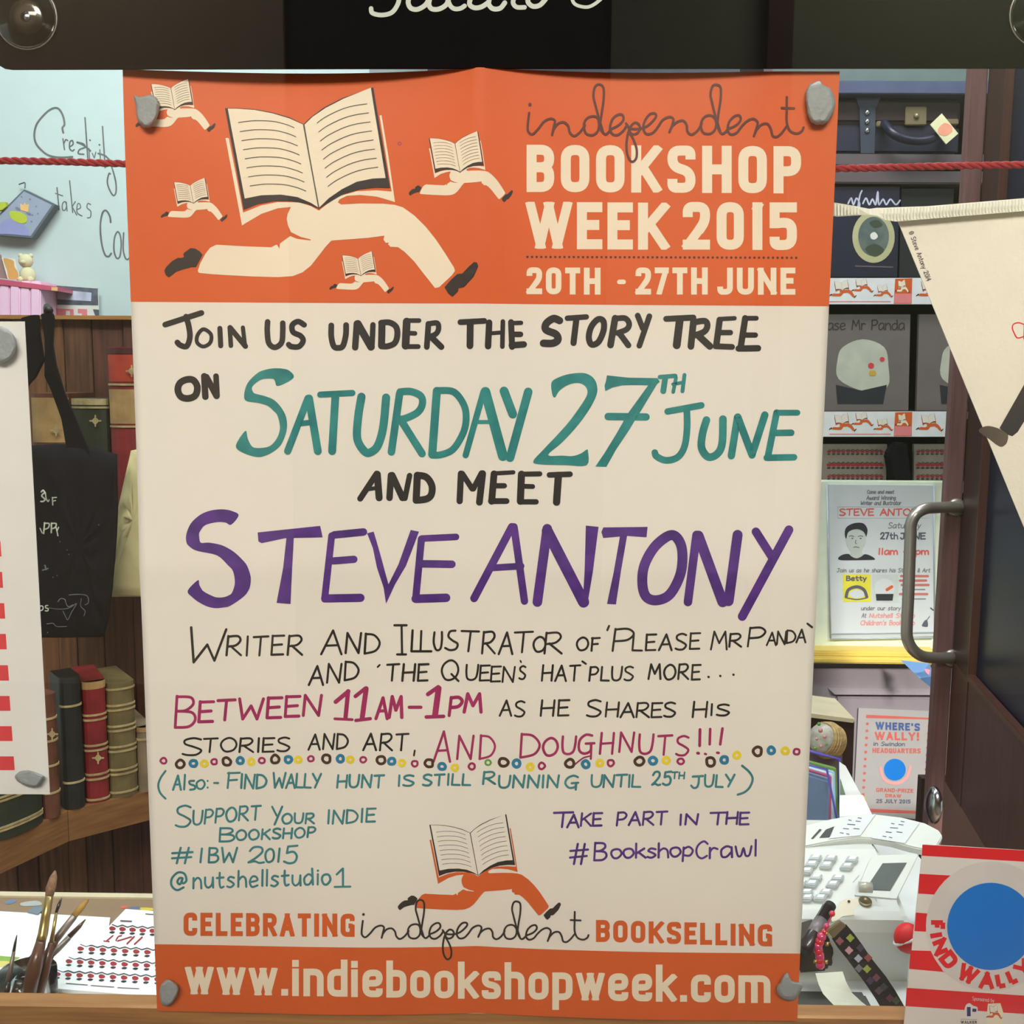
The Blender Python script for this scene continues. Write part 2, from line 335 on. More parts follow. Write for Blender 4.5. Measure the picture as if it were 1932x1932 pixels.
# condensed bold: skeleton inside a box already inset by half a stroke; D = straight diagonal, clipped flat; Q = rounded closed
BOLD = {
 'A': (.60, 'D.5,0 0,1|D.5,0 1,1|L.25,.68 .75,.68'), 'B': (.56, 'L0,0 0,1|K0,0 1,0 1,.47 0,.47|K0,.47 1,.47 1,1 0,1'), 'C': (.56, 'K1,.3 1,0 0,0 0,1 1,1 1,.7'),
 'E': (.50, 'L0,0 0,1|L0,0 1,0|L0,.48 .8,.48|L0,1 1,1'), 'G': (.58, 'K1,.27 1,0 0,0 0,1 1,1 1,.53 .6,.53|L1,.6 1,1'), 'H': (.60, 'L0,0 0,1|L1,0 1,1|L0,.5 1,.5'), 'I': (.2, 'L.5,0 .5,1'),
 'J': (.52, 'K1,0 1,1 0,1 0,.75'), 'K': (.60, 'L0,0 0,1|D1,0 .05,.62|D.3,.42 1,1'), 'L': (.48, 'L0,0 0,1|L0,1 1,1'), 'N': (.62, 'L0,0 0,1|L1,0 1,1|D.0,0 1,1'), 'O': (.58, 'Q0,0 1,0 1,1 0,1'),
 'P': (.56, 'L0,0 0,1|K0,0 1,0 1,.54 0,.54'), 'R': (.57, 'L0,0 0,1|K0,0 1,0 1,.5 0,.5|D.5,.5 1,1'), 'S': (.57, 'K1,.24 1,0 0,0 0,.42 1,.58 1,1 0,1 0,.76'), 'T': (.54, 'L0,0 1,0|L.5,0 .5,1'),
 'U': (.57, 'K0,0 0,1 1,1 1,0'), 'W': (.9, 'D0,0 .26,1|D.26,1 .5,0|D.5,0 .74,1|D.74,1 1,0'), 'Y': (.6, 'D0,0 .5,.55|D1,0 .5,.55|L.5,.5 .5,1'), 'F': (.5, 'L0,0 0,1|L0,0 1,0|L0,.48 .8,.48'), 'D': (.57, 'L0,0 0,1|K0,0 1,0 1,1 0,1'),
 'M': (.75, 'L0,0 0,1|L1,0 1,1|D0,0 .5,.75|D1,0 .5,.75'), 'Q': (.58, 'Q0,0 1,0 1,1 0,1|L.6,.75 1.1,1.1'), 'Z': (.55, 'L0,0 1,0|D1,0 0,1|L0,1 1,1'), "'": (.2, 'L.5,0 .5,.15'), '!': (.2, 'L.5,0 .5,.55|L.5,1 .5,1.01'),
 '0': (.56, 'Q0,0 1,0 1,1 0,1'), '1': (.26, 'L.75,0 .75,1|D.75,0 .1,.1'), '2': (.56, 'K0,.27 0,0 1,0 1,.38 .62,.64|D.9,.45 .03,1|L0,1 1,1'), '5': (.56, 'L0,0 1,0|L0,0 0,.42|K0,.42 1,.4 1,1 0,1 0,.78'),
 '7': (.5, 'L0,0 1,0|D1,0 .25,1'), '-': (.3, 'L0,.52 1,.52'), ' ': (.22, ''), '.': (.2, 'L.4,.99 .6,.99'), '8': (.56, 'Q0,0 1,0 1,.48 0,.48|Q0,.48 1,.48 1,1 0,1'),
 'w': (.74, 'D0,.31 .26,1|D.26,1 .5,.31|D.5,.31 .74,1|D.74,1 1,.31'), 'i': (.2, 'L.5,.31 .5,1|L.5,.03 .5,.04'), 'n': (.53, 'L0,.31 0,1|K0,.31 1,.31 1,1'), 'd': (.53, 'L1,0 1,1|K1,.31 0,.31 0,1 1,1'),
 'e': (.53, 'K1,.82 1,1 0,1 0,.31 1,.31 1,.65 0,.65'), 'b': (.53, 'L0,0 0,1|K0,.31 1,.31 1,1 0,1'), 'o': (.53, 'Q0,.31 1,.31 1,1 0,1'), 'k': (.53, 'L0,0 0,1|D1,.31 .05,.72|D.3,.58 1,1'),
 's': (.5, 'K1,.5 1,.31 0,.31 0,.6 1,.7 1,1 0,1 0,.82'), 'h': (.53, 'L0,0 0,1|K0,.31 1,.31 1,1'), 'p': (.53, 'L0,.31 0,1.32|K0,.31 1,.31 1,1 0,1'), 'c': (.52, 'K1,.53 1,.31 0,.31 0,1 1,1 1,.78'), 'm': (.84, 'L0,.31 0,1|K0,.31 .5,.31 .5,1|K.5,.31 1,.31 1,1'),
}
def text(s, x0, x1, y0, y1, w, font=HAND, tilt=0.0, T=(0, 0, 1), slant=0.0, gap=None, jit=0.0, cap=None):
    """strokes of the word s filling the box x0..x1, y0..y1 (T: crop transform)"""
    x0, x1 = T[0] + x0 / T[2], T[0] + x1 / T[2]; y0, y1 = T[1] + y0 / T[2], T[1] + y1 / T[2]; w /= T[2]
    bold = font is BOLD; h = y1 - y0
    if gap is None: gap = 0.135 if bold else 0.2
    tot = sum(font[c][0] for c in s) + gap * (len(s) - 1); sc = (x1 - x0) / tot; x = x0; out = []
    for c in s:
        a, g = font[c]; gw = a * sc; dy = tilt * (x - x0) / max(1, x1 - x0)
        jy = random.uniform(-jit, jit) * h; jx = random.uniform(-jit, jit) * h * .5
        ins = w / 2 if bold else 0
        cw = gw - 2 * ins
        if bold and c in 'Ii': cw = 0
        for st in g.split('|'):
            if not st: continue
            k = st[0]; P = []
            for q in st[1:].split():
                px, py = (float(t) for t in q.split(','))
                X = x + ins + px * cw; Y = y0 + ins + py * (h - 2 * ins) + dy
                P.append((X + slant * h * (0.5 - py) + jx, Y + jy))
            if bold:
                clip = None
                if k == 'D':
                    a_, b_ = P; d = math.hypot(b_[0] - a_[0], b_[1] - a_[1]); ux, uy = (b_[0] - a_[0]) / d * w, (b_[1] - a_[1]) / d * w
                    ext = [0.55 if q.split(',')[1] in ('0', '1', '.31') else 0.0 for q in st[1:].split()]
                    lo = y0 + dy + (0.31 * (h - 2 * ins) if c.islower() else 0); clip = (lo, y1 + dy)
                    P = [(a_[0] - ux * ext[0], a_[1] - uy * ext[0]), (b_[0] + ux * ext[1], b_[1] + uy * ext[1])]; out.append(('L', w * .93, P, 'b', clip)); continue
                q = st[1:].split(); out.append((k, w, P, ''.join('s' if q[i].split(',')[1] in ('0', '1', '1.32', '.31') or k == 'L' else 'b' for i in (0, -1)), None))
            else:
                out.append(('L' if k == 'D' else k, w, P, cap or 'r', None))
        x += gw + gap * sc
    return out

# ------------------------------------------------------------------ materials
M = {}
M['paper'] = mat('poster_paper', (230, 223, 209), 0.75, var=0.02, scale=9, bump=0.03, bscale=60)
M['orange'] = mat('orange_print', (212, 93, 30), 0.6, var=0.04, scale=14)
M['cream_print'] = mat('cream_print', (236, 224, 196), 0.65, var=0.02)
M['black_print'] = mat('black_print', (46, 38, 30), 0.6, var=0.1)
M['brown_print'] = mat('brown_print', (92, 44, 30), 0.6, var=0.1)
M['line_print'] = mat('line_print', (86, 78, 64), 0.6, var=0.1)
M['black_marker'] = mat('black_marker', (40, 35, 27), 0.5, var=0.25, scale=40)
M['teal_marker'] = mat('teal_marker', (20, 112, 110), 0.5, rgb2=(52, 142, 136), scale=70)
M['teal_pen'] = mat('teal_pen', (60, 128, 132), 0.5, var=0.15, scale=90)
M['purple_marker'] = mat('purple_marker', (66, 34, 108), 0.5, rgb2=(96, 52, 138), scale=70)
M['magenta_marker'] = mat('magenta_marker', (150, 34, 84), 0.5, rgb2=(172, 48, 100), scale=80)
M['brown_pen'] = mat('brown_pen', (74, 50, 34), 0.5); M['blue_pen'] = mat('blue_pen', (44, 124, 160), 0.5)
M['yellow_pen'] = mat('yellow_pen', (234, 208, 52), 0.5); M['green_pen'] = mat('green_pen', (98, 160, 66), 0.5)
M['putty'] = mat('grey_putty', (150, 156, 154), 0.65, var=0.05, bump=0.5, bscale=260)

# ------------------------------------------------------------------ the poster
poster = thing('poster', 'large orange and white bookshop week poster stuck inside the window glass', 'poster', (0, 0.002, -0.297))
nx, ny = 90, 130; V = []; F = []
for side in (0, 1):
    for j in range(ny + 1):
        for i in range(nx + 1):
            x = -0.21 + 0.42 * i / nx; z = -0.297 + 0.594 * j / ny; V.append((x, relief(x, z) + side * 0.0004, z))
B = (nx + 1) * (ny + 1)
for j in range(ny):
    for i in range(nx):
        a = j * (nx + 1) + i; F.append((a, a + 1, a + nx + 2, a + nx + 1)); F.append((B + a, B + a + nx + 1, B + a + nx + 2, B + a + 1))
for i in range(nx):
    F.append((i, B + i, B + i + 1, i + 1)); a = ny * (nx + 1) + i; F.append((a, a + 1, B + a + 1, B + a))
for j in range(ny):
    a = j * (nx + 1); F.append((a, a + nx + 1, B + a + nx + 1, B + a)); a += nx; F.append((a, B + a, B + a + nx + 1, a + nx + 1))
obj('paper_sheet', V, F, M['paper'], poster, True)

def banner(name, zl0, zr0, zl1, zr1, lab):
    bm = bmesh.new(); E = 0.00002
    f = bm.faces.new([bm.verts.new(p) for p in ((-0.21 + E, 0, zl0), (0.21 - E, 0, zr0), (0.21 - E, 0, zr1), (-0.21 + E, 0, zl1))])
    for ax, vals in ((0, [-0.21 + 0.42 * i / nx for i in range(1, nx)]), (2, [-0.297 + 0.594 * i / ny for i in range(1, ny)])):
        no = Vector((1, 0, 0)) if ax == 0 else Vector((0, 0, 1))
        lo = min(v.co[ax] for v in bm.verts); hi = max(v.co[ax] for v in bm.verts)
        for t in vals:
            if lo < t < hi: bmesh.ops.bisect_plane(bm, geom=bm.verts[:] + bm.edges[:] + bm.faces[:], plane_co=no * t, plane_no=no)
    for v in bm.verts: v.co.y = relief(v.co.x, v.co.z) - 0.00006
    for f in bm.faces: f.normal_update()
    bmesh.ops.reverse_faces(bm, faces=[f for f in bm.faces if f.normal.y > 0])
    me = bpy.data.meshes.new(name); bm.to_mesh(me); bm.free(); me.materials.append(M['orange'])
    for p in me.polygons: p.use_smooth = True
    o = bpy.data.objects.new(name, me); COL.objects.link(o); o.parent = poster; o.matrix_parent_inverse = poster.matrix_world.inverted(); o['label'] = lab
hl, hr = at(245, 569).z, at(1566, 577.5).z; bl, br = at(290, 1785).z, at(1514, 1803).z
banner('printed_banner', hl, hr, 0.29698, 0.29698, 'orange printed heading band')
banner('printed_banner', -0.29698, -0.29698, bl, br, 'orange printed address band')

# printed emblem: an open book running on two trousered legs, traced once and reused
T13 = (400, 0, 3.22); TS = (290, 420, 7.156)
LEGS = parse('F 83,840 95,838 103,842 148,1070 190,1292 300,1248 400,1228 530,1230 600,1252 650,1280 700,1240 780,1190 880,1162 1000,1157 1092,1164 1055,930 1018,702 1030,700 1072,950 1112,1228 1060,1212 1000,1195 900,1185 820,1190 775,1212 765,1230 785,1243 900,1237 1040,1238 1110,1245 1160,1260 1230,1310 1300,1380 1360,1455 1420,1545 1470,1625 1476,1645 1460,1670 1380,1745 1355,1750 1320,1705 1280,1655 1230,1590 1170,1530 1130,1502 1085,1500 1070,1485 1075,1475 1055,1475 1042,1455 1048,1432 950,1445 850,1453 725,1462 690,1500 640,1565 600,1615 550,1655 490,1678 400,1684 250,1680 100,1672 0,1666 -78,1658 -86,1646 -70,1600 -40,1543 -10,1505 28,1487 200,1497 360,1503 385,1490 395,1487 410,1512 413,1480 475,1435 520,1452 600,1462 600,1455 540,1440 480,1410 462,1370 455,1330 460,1300 480,1258 400,1266 300,1300 183,1370 130,1090', T13)
COVER = parse('F 80,658 150,657 260,664 370,684 470,713 557,755 600,713 680,653 790,597 980,530 1030,830 1083,1143 1000,1140 900,1150 800,1180 720,1225 650,1268 580,1240 480,1222 380,1222 280,1240 193,1275 140,980', T13)
PAGES = parse('F 97,661 150,661 260,669 370,690 470,720 555,758 648,1262 600,1232 520,1198 420,1183 300,1187 200,1207 150,940 | F 563,758 610,712 690,657 800,600 965,533 1010,810 1055,1082 980,1085 880,1105 790,1150 710,1205 652,1262', T13)
SHOES = parse('F 1413,1745 1450,1702 1490,1665 1520,1662 1560,1620 1592,1592 1610,1595 1618,1618 1590,1680 1530,1745 1497,1750 1495,1770 1460,1802 1435,1782', T13) + parse('F 145,650 170,600 250,520 330,475 370,478 400,470 412,458 400,435 410,410 500,345 560,350 620,385 662,435 570,600 510,600 380,635 300,665 240,715 205,738 165,710', TS)
PLINES = []
for k in range(8):
    dx, dy = 10.2 * k, 55 * k
    PLINES += parse('C 5 %s' % ' '.join('%f,%f' % (x + dx, y + dy) for x, y in ((162, 746), (215, 738), (270, 734), (370, 738), (450, 757), (500, 777))), T13)
    PLINES += parse('C 5 %s' % ' '.join('%f,%f' % (x + 9.5 * k, y + dy) for x, y in ((640, 748), (690, 712), (780, 668), (860, 644), (942, 632))), T13)
SPINE = parse('L 8 557,757 650,1264', T13)
def warp(st, fx, fy, ws):
    return [(k, w * ws, [(fx(*p), fy(*p)) for p in P], c, cl) for k, w, P, c, cl in st]
def runner(ax, ay, bx, by, legm, name_label, surf=POST, parent=poster, lay=2, full=True, shear=0.0):
    """maps the traced emblem so that its book corner and its toe fall on (ax, ay) and (bx, by)"""
    A0 = (424.8, 204.3); sx = (bx - ax) / 477.7; sy = (by - ay) / 295.7
    fx = lambda x, y: ax + (x - A0[0]) * sx; fy = lambda x, y: ay + (y - A0[1]) * sy + shear * (x - A0[0])
    o = ink('running_book_emblem', warp(LEGS, fx, fy, sx), surf, legm, parent, lay)
    if name_label: o['label'] = name_label
    ink('book_cover_print', warp(COVER + SHOES, fx, fy, sx), surf, M['black_print'], o, lay + 1)
    ink('book_page_print', warp(PAGES, fx, fy, sx), surf, M['cream_print'] if legm is M['cream_print'] else M['paper'], o, lay + 2)
    if full: ink('page_line_print', warp(PLINES + SPINE, fx, fy, max(sx, 0.3)), surf, M['line_print'], o, lay + 3)
    return o
runner(424.8, 204.3, 902.5, 500, M['cream_print'], 'big cream book running on two legs')
runner(285, 159, 407, 234, M['cream_print'], 'small cream running book beside the top left putty')
runner(328, 344, 429.3, 406, M['cream_print'], 'small cream running book at the left edge')
runner(809.3, 261, 967.8, 361, M['cream_print'], 'small cream running book before the heading')
runner(645, 482, 743, 542, M['cream_print'], 'small cream running book between the big legs')
runner(810, 1555.7, 1058.4, 1705, M['orange'], 'orange legged running book at the foot')

# headings in condensed bold
T10 = (920, 100, 2.76)
def line(st, m, lab=None, lay=1, jitter=0.0, name='lettering', surf=POST, parent=poster):
    o = ink(name, st, surf, m, parent, lay, jitter=jitter)
    if lab: o['label'] = lab
    return o
line(text('BOOKSHOP', 203, 1632, 478, 724, 52, BOLD, 3, T10), M['cream_print'], 'BOOKSHOP in cream capitals')
line(text('WEEK', 200, 942, 775, 1020, 52, BOLD, 2, T10, gap=.1) + text('2015', 1016, 1610, 776, 1024, 52, BOLD, 1, T10), M['cream_print'], 'WEEK 2015 in cream capitals')
line(text('20TH', 203, 588, 1116, 1256, 30, BOLD, 1, T10) + parse('L 24 686,1192 708,1192', T10) + text('27TH', 770, 1146, 1117, 1258, 30, BOLD, 0, T10) + text('JUNE', 1196, 1602, 1118, 1259, 30, BOLD, 0, T10), M['cream_print'], 'festival dates in cream capitals')
line([('L', 13 / 2.76, [(920 + (207 + i * 24.12) / 2.76, 100 + (1062 + i * .08) / 2.76), (920 + (207.5 + i * 24.12) / 2.76, 100 + (1062 + i * .08) / 2.76)], 'r', None) for i in range(59)], M['brown_print'], name='dotted_rule')
T14 = (700, 1520, 3.864)
SCRIPT = parse('C 14 -59,838 -68,916 -62,945 -39,957 -5,928 30,888 70,872 95,885 88,920 78,962 | C 14 80,955 90,928 115,900 150,893 175,915 185,950 210,970 245,950 275,912 | O 14 325,862 290,872 270,905 280,955 320,967 352,945 360,905 350,872 | C 14 385,955 355,860 338,800 326,750 335,700 362,685 386,705 387,770 375,850 366,920 385,955 405,962 435,932 | C 14 430,935 475,915 505,885 500,858 475,855 440,880 425,930 440,962 470,968 505,945 528,912 | C 14 522,905 540,935 532,965 524,1020 530,1080 555,1118 582,1100 585,1050 568,1000 545,960 | O 14 572,902 548,925 545,952 565,967 592,957 605,932 595,908 | C 14 550,935 600,936 640,925 670,905 700,872 695,852 665,855 635,890 625,935 645,965 680,960 710,930 740,890 780,872 805,885 797,920 782,955 | C 14 785,945 800,922 830,900 865,895 885,920 890,955 915,972 950,950 975,912 | O 14 1025,867 990,877 970,915 982,960 1020,970 1052,950 1062,910 1050,880 | C 14 1085,955 1055,865 1038,800 1028,750 1040,705 1065,697 1088,715 1088,780 1075,860 1070,920 1085,960 1105,970 1138,940 | C 14 1130,945 1180,925 1208,895 1200,870 1170,875 1140,905 1130,950 1150,975 1185,965 1215,930 1250,900 1285,890 1310,910 1302,945 1288,985 | C 14 1292,975 1305,950 1335,922 1370,920 1390,950 1400,985 1425,992 1455,970 1483,935 | C 14 1485,772 1484,850 1485,915 1505,960 1545,975 1575,962 1585,942 | L 14 1455,832 1528,835 | L 20 -55,791 -54,791', T14)
line(SCRIPT, M['black_print'], 'the word independent in black script', 3)
line(warp(SCRIPT, lambda x, y: 1130.9 + 1.216 * (x - 793.7), lambda x, y: 159.4 + 1.31 * (y - 1697.3 - .014 * (x - 793.7)), 1.25), M['brown_print'], 'the word independent in brown script', 3)
T11 = (320, 1520, 3.331); T12 = (1000, 1660, 3.578)
line(text('CELEBRATING', 88, 1163, 672, 818, 31, BOLD, 2, T11), M['orange'], 'CELEBRATING in orange capitals')
line(text('BOOKSELLING', 445, 1634, 270, 419, 33, BOLD, 9, T12), M['orange'], 'BOOKSELLING in orange capitals')
line(text('www.indiebookshopweek.com', 349.5, 1453.5, 1806, 1876, 12.6, BOLD, 17, gap=.095), M['cream_print'], 'web address in cream letters')

# hand lettering, traced stroke by stroke
T1 = (300, 570, 3.22); T2 = (850, 570, 3.22); T3 = (1000, 680, 3.45); T4 = (320, 860, 3.22); T5 = (860, 870, 2.841)
line(parse('L 34 38,137 258,66 | C 36 165,88 182,150 188,215 168,268 130,262 112,245 | O 25 270,165 235,200 232,245 270,270 312,245 315,195 | L 30 370,160 375,265 | L 28 430,155 437,265 | L 34 432,155 525,268 | L 26 510,155 522,260 | C 36 660,120 658,180 668,250 705,275 745,245 752,180 752,128 | C 34 882,138 845,118 810,140 815,182 860,205 876,235 850,270 805,270 788,258 | C 34 1047,142 1047,210 1062,268 1090,278 1118,265 1135,200 1137,140 | L 38 1202,130 1192,275 | L 46 1208,132 1288,272 | L 34 1300,138 1294,272 | L 44 1355,130 1352,265 | C 38 1350,126 1400,124 1440,150 1448,200 1432,248 1390,268 1350,268 | L 46 1505,118 1498,265 | L 28 1500,112 1580,112 | L 28 1500,188 1555,190 | L 30 1495,270 1575,270 | L 36 1637,132 1627,272 | C 32 1640,132 1690,128 1698,165 1680,195 1640,210 | L 36 1650,208 1715,272 | O 40 170,470 128,492 115,535 135,575 180,585 222,565 233,515 210,475 | L 38 275,450 282,575 | L 38 288,455 350,570 | L 34 347,450 353,570', T1)
     + parse('L 36 60,122 205,114 | L 42 120,125 118,265 | L 40 235,125 228,268 | L 26 235,190 318,184 | L 30 318,118 315,270 | L 38 368,122 374,272 | L 28 366,128 428,126 | L 34 370,196 425,196 | L 38 372,262 445,257 | C 46 662,112 625,100 582,130 580,168 640,195 652,230 620,250 565,250 | L 32 710,98 825,90 | L 36 765,100 747,248 | O 36 895,105 855,150 840,215 858,258 900,240 930,170 928,115 | L 42 1000,98 972,260 | C 36 1005,100 1060,98 1085,130 1070,165 1015,188 | L 38 1025,188 1080,262 | L 36 1137,82 1168,160 | L 36 1208,86 1147,265 | L 36 1310,102 1475,94 | L 46 1393,105 1374,262 | L 40 1475,122 1460,268 | C 38 1480,122 1545,115 1560,145 1540,180 1480,203 | L 42 1502,200 1575,268 | L 38 1635,108 1614,265 | L 28 1635,103 1725,98 | L 32 1630,185 1700,185 | L 34 1610,268 1710,272 | L 38 1790,98 1762,278 | L 28 1790,98 1858,98 | L 32 1780,200 1852,200 | L 40 1750,282 1868,280', T2),
     M['black_marker'], 'JOIN US UNDER THE STORY TREE ON in black marker', 1, .05)
line(parse('G 820,450 790,415 750,404 700,402 650,410 600,430 540,490 518,560 530,600 600,612 660,630 700,665 720,690 735,760 720,820 680,870 630,885 570,880 540,830 525,782 467,872 510,915 590,940 640,935 700,905 745,860 775,780 775,710 750,650 700,595 640,570 600,560 575,550 565,520 590,490 630,468 690,465 705,480 720,510 790,480 | L 44 905,585 782,905 | L 48 912,585 965,905 | L 34 845,740 925,730 | L 38 980,562 1175,552 | L 48 1072,565 1052,905 | C 50 1230,575 1210,700 1205,830 1248,905 1285,912 1330,870 1362,760 1380,580 | L 46 1462,555 1412,910 | C 44 1465,545 1530,543 1590,570 1600,620 1570,670 1500,705 1458,712 | L 46 1475,725 1598,920 | L 50 1688,540 1660,925 | C 42 1695,537 1790,545 1850,620 1866,700 1850,790 1790,890 1720,925 1660,930', T1)
     + parse('L 38 200,545 92,930 | L 60 212,545 318,935 | L 24 150,728 240,728 | L 54 325,540 378,680 | L 52 472,545 362,945 | G 613,490 650,460 720,437 800,430 845,443 875,470 890,510 888,560 850,640 780,740 680,850 593,928 680,932 740,935 790,920 825,897 835,905 828,990 700,990 540,985 503,965 560,900 700,750 790,630 830,560 825,520 795,495 750,492 700,510 660,540 635,578 618,560', T2)
     + parse('F 500,97 640,112 830,115 845,140 805,172 770,162 680,160 600,162 540,175 490,200 485,165 495,130 | F 770,160 842,130 720,330 640,460 560,580 497,693 425,690 480,610 560,480 640,340 720,230 | L 48 508,365 755,368 | L 28 845,108 945,100 | L 38 880,112 867,200 | L 24 950,112 932,205 | L 22 930,155 1000,142 | L 26 1005,95 992,200 | L 42 895,332 1115,292 | C 44 1020,320 1022,440 1005,560 960,630 885,650 825,625 812,600 | C 50 1148,388 1122,480 1117,570 1160,628 1218,608 1250,540 1255,382 | L 48 1350,370 1310,620 | L 48 1352,368 1445,615 | L 48 1528,355 1449,600 | L 44 1605,340 1547,630 | L 38 1605,340 1740,340 | L 42 1592,472 1700,470 | L 42 1540,633 1718,630', T3),
     M['teal_marker'], 'SATURDAY 27TH JUNE in teal marker', 2)
line(parse('L 36 1258,108 1158,260 | L 44 1262,112 1273,255 | L 24 1190,205 1262,195 | L 38 1345,118 1336,255 | L 42 1352,118 1415,255 | L 34 1458,120 1430,258 | L 42 1505,118 1498,270 | C 42 1508,118 1560,130 1593,180 1590,235 1560,262 1500,270 | L 40 1770,108 1762,275 | L 36 1778,108 1838,200 | L 36 1845,200 1895,105 | L 40 1902,108 1882,282', T4)
     + parse('L 36 205,68 192,215 | L 24 202,66 308,60 | L 28 195,132 260,132 | L 30 188,214 272,214 | L 38 352,70 346,215 | L 28 352,70 450,68 | L 26 350,134 412,136 | L 30 342,218 430,218 | L 32 502,74 612,70 | L 38 550,76 540,220', T5), M['black_marker'], 'AND MEET in black marker', 1, .05)
line(parse('G 420,360 380,335 340,326 300,325 250,332 200,350 160,378 130,410 110,450 100,490 102,520 110,540 140,565 180,580 290,605 355,665 385,700 397,770 380,830 358,848 330,858 300,860 270,855 210,825 190,800 180,780 172,755 110,820 140,860 180,890 230,915 280,925 330,920 370,910 450,855 478,820 490,790 494,750 490,720 470,665 440,628 400,590 360,563 310,540 240,527 190,527 180,490 180,470 190,450 205,430 230,415 290,402 340,405 375,418 | F 535,465 915,425 930,495 700,500 560,530 540,520 | F 710,500 755,498 745,680 735,900 650,893 690,680 | L 42 985,485 942,870 | L 46 1000,480 1178,462 | L 44 995,638 1120,628 | L 50 945,866 1160,862 | F 1200,470 1240,460 1275,580 1300,670 1330,780 1390,660 1465,450 1515,460 1470,580 1435,670 1370,780 1315,898 1300,800 1260,680 1235,560 | L 44 1530,505 1495,870 | L 40 1532,502 1740,492 | L 46 1520,655 1715,658 | L 52 1495,868 1680,862', T4)
     + parse('L 42 300,352 98,735 | L 40 312,352 368,750 | L 36 190,572 350,562 | L 52 490,362 437,755 | L 60 490,375 685,755 | F 697,345 765,352 735,590 705,770 680,760 690,590 | F 790,355 1028,352 1022,408 915,400 790,412 780,380 | F 880,400 918,400 885,590 858,768 810,765 845,600 | O 54 1140,400 1065,460 1010,560 1000,660 1022,728 1080,745 1150,710 1205,600 1213,480 1185,410 | L 46 1290,395 1244,755 | L 56 1300,400 1430,755 | L 54 1510,395 1462,750 | L 46 1608,378 1692,510 | L 48 1785,368 1535,832', T5),
     M['purple_marker'], 'author name in purple marker capitals', 2)

T6 = (340, 1165, 3.22); T7 = (900, 1165, 3.019); T8 = (290, 1370, 3.22); T9 = (880, 1370, 3.019)
def tx(s, x0, x1, y0, y1, w, T, tilt=0, slant=0.06, gap=.24): return text(s, x0, x1, y0, y1, w, HAND, tilt, T, slant, gap, .03)
line(parse('L 15 67,60 82,272 | L 15 82,272 165,165 | L 15 165,165 208,262 | L 15 208,262 280,72', T6) + tx('RITER', 285, 745, 112, 228, 14, T6, 0) + tx('A', 862, 985, 78, 222, 14, T6) + tx('ND', 1010, 1212, 95, 216, 14, T6) + parse('L 14 1302,47 1375,47 | L 14 1345,47 1348,222 | L 14 1318,224 1372,224 | L 14 1412,78 1405,205 | L 14 1405,205 1525,205 | L 14 1465,82 1460,202 | C 14 1545,90 1540,150 1555,195 1580,190 1590,140 1590,88 | C 14 1672,80 1640,85 1630,115 1655,140 1685,160 1675,190 1640,198 1610,185 | L 14 1710,82 1815,85 | L 14 1765,88 1750,205', T6)
     + tx('RA', 32, 205, 82, 205, 13, T7) + tx('T', 212, 315, 78, 195, 13, T7) + tx('O', 322, 390, 110, 195, 13, T7) + tx('R', 388, 485, 90, 208, 13, T7) + tx('OF', 570, 698, 115, 188, 12, T7) + parse('L 13 752,48 742,72 | L 12 1882,35 1908,55', T7) + tx('P', 775, 890, 65, 190, 13, T7) + tx('LEASE', 888, 1268, 98, 188, 12, T7, -3) + tx('M', 1335, 1425, 80, 182, 12, T7) + tx('R', 1438, 1505, 92, 165, 12, T7) + tx('P', 1545, 1640, 58, 165, 12, T7) + tx('ANDA', 1652, 1872, 85, 158, 11, T7, -8, gap=.1),
     M['black_marker'], 'writer and illustrator line in fine black pen', 1, .06)
line(tx('AND', 785, 1085, 298, 412, 14, T6, -12) + parse('L 12 1200,300 1212,288', T6) + tx('THE', 1256, 1505, 285, 385, 14, T6) + tx('Q', 1590, 1690, 262, 382, 14, T6) + tx('UEEN', -60, 212, 272, 358, 12, T7, 4, gap=.14) + tx('S', 242, 275, 278, 352, 12, T7) + parse('L 10 247,246 251,254 | L 12 600,250 620,264', T7) + tx('HAT', 372, 585, 272, 360, 12, T7) + tx('PLUS', 642, 890, 280, 358, 12, T7) + tx('MORE', 980, 1270, 268, 352, 12, T7) + parse('L 13 1318,338 1319,339 | L 13 1385,332 1386,333 | L 13 1460,325 1461,326', T7), M['black_marker'], 'second line of book titles in fine black pen', 1, .06)
line(tx('B', 332, 369, 1312, 1371, 5.5, (0, 0, 1)) + tx('ETWEEN', 118, 855, 510, 632, 19, T6, -14, gap=.2) + parse('L 26 945,512 1022,448 | L 28 1020,448 1005,605 | L 18 940,615 1045,620 | L 24 1065,478 1125,430 | L 30 1130,432 1106,608 | L 20 1068,625 1155,614 | L 20 1392,545 1462,545 | L 26 1505,466 1568,422 | L 36 1570,430 1548,595 | L 22 1495,604 1600,600', T6) + tx('AM', 1192, 1350, 492, 618, 20, T6, -8, gap=.15) + tx('PM', 1637, 1830, 485, 595, 20, T6, -12, gap=.15), M['magenta_marker'], 'time of the event in magenta marker', 1, .06)
line(tx('AS', 132, 270, 475, 562, 12, T7) + tx('HE', 366, 522, 472, 560, 12, T7) + tx('S', 628, 705, 472, 565, 12, T7) + tx('HARES', 735, 1128, 485, 566, 12, T7, 0, gap=.15) + tx('H', 1232, 1310, 480, 567, 12, T7) + tx('IS', 1330, 1436, 495, 558, 12, T7)
     + tx('S', 18, 130, 735, 838, 13, T6) + tx('TORIES', 142, 665, 735, 818, 13, T6, -2, gap=.2) + tx('AND', 782, 1020, 708, 800, 13, T6) + tx('ART', 1114, 1385, 708, 808, 13, T6, 0) + parse('L 12 1425,808 1420,838', T6), M['black_marker'], 'as he shares his stories and art in fine black pen', 1, .06)
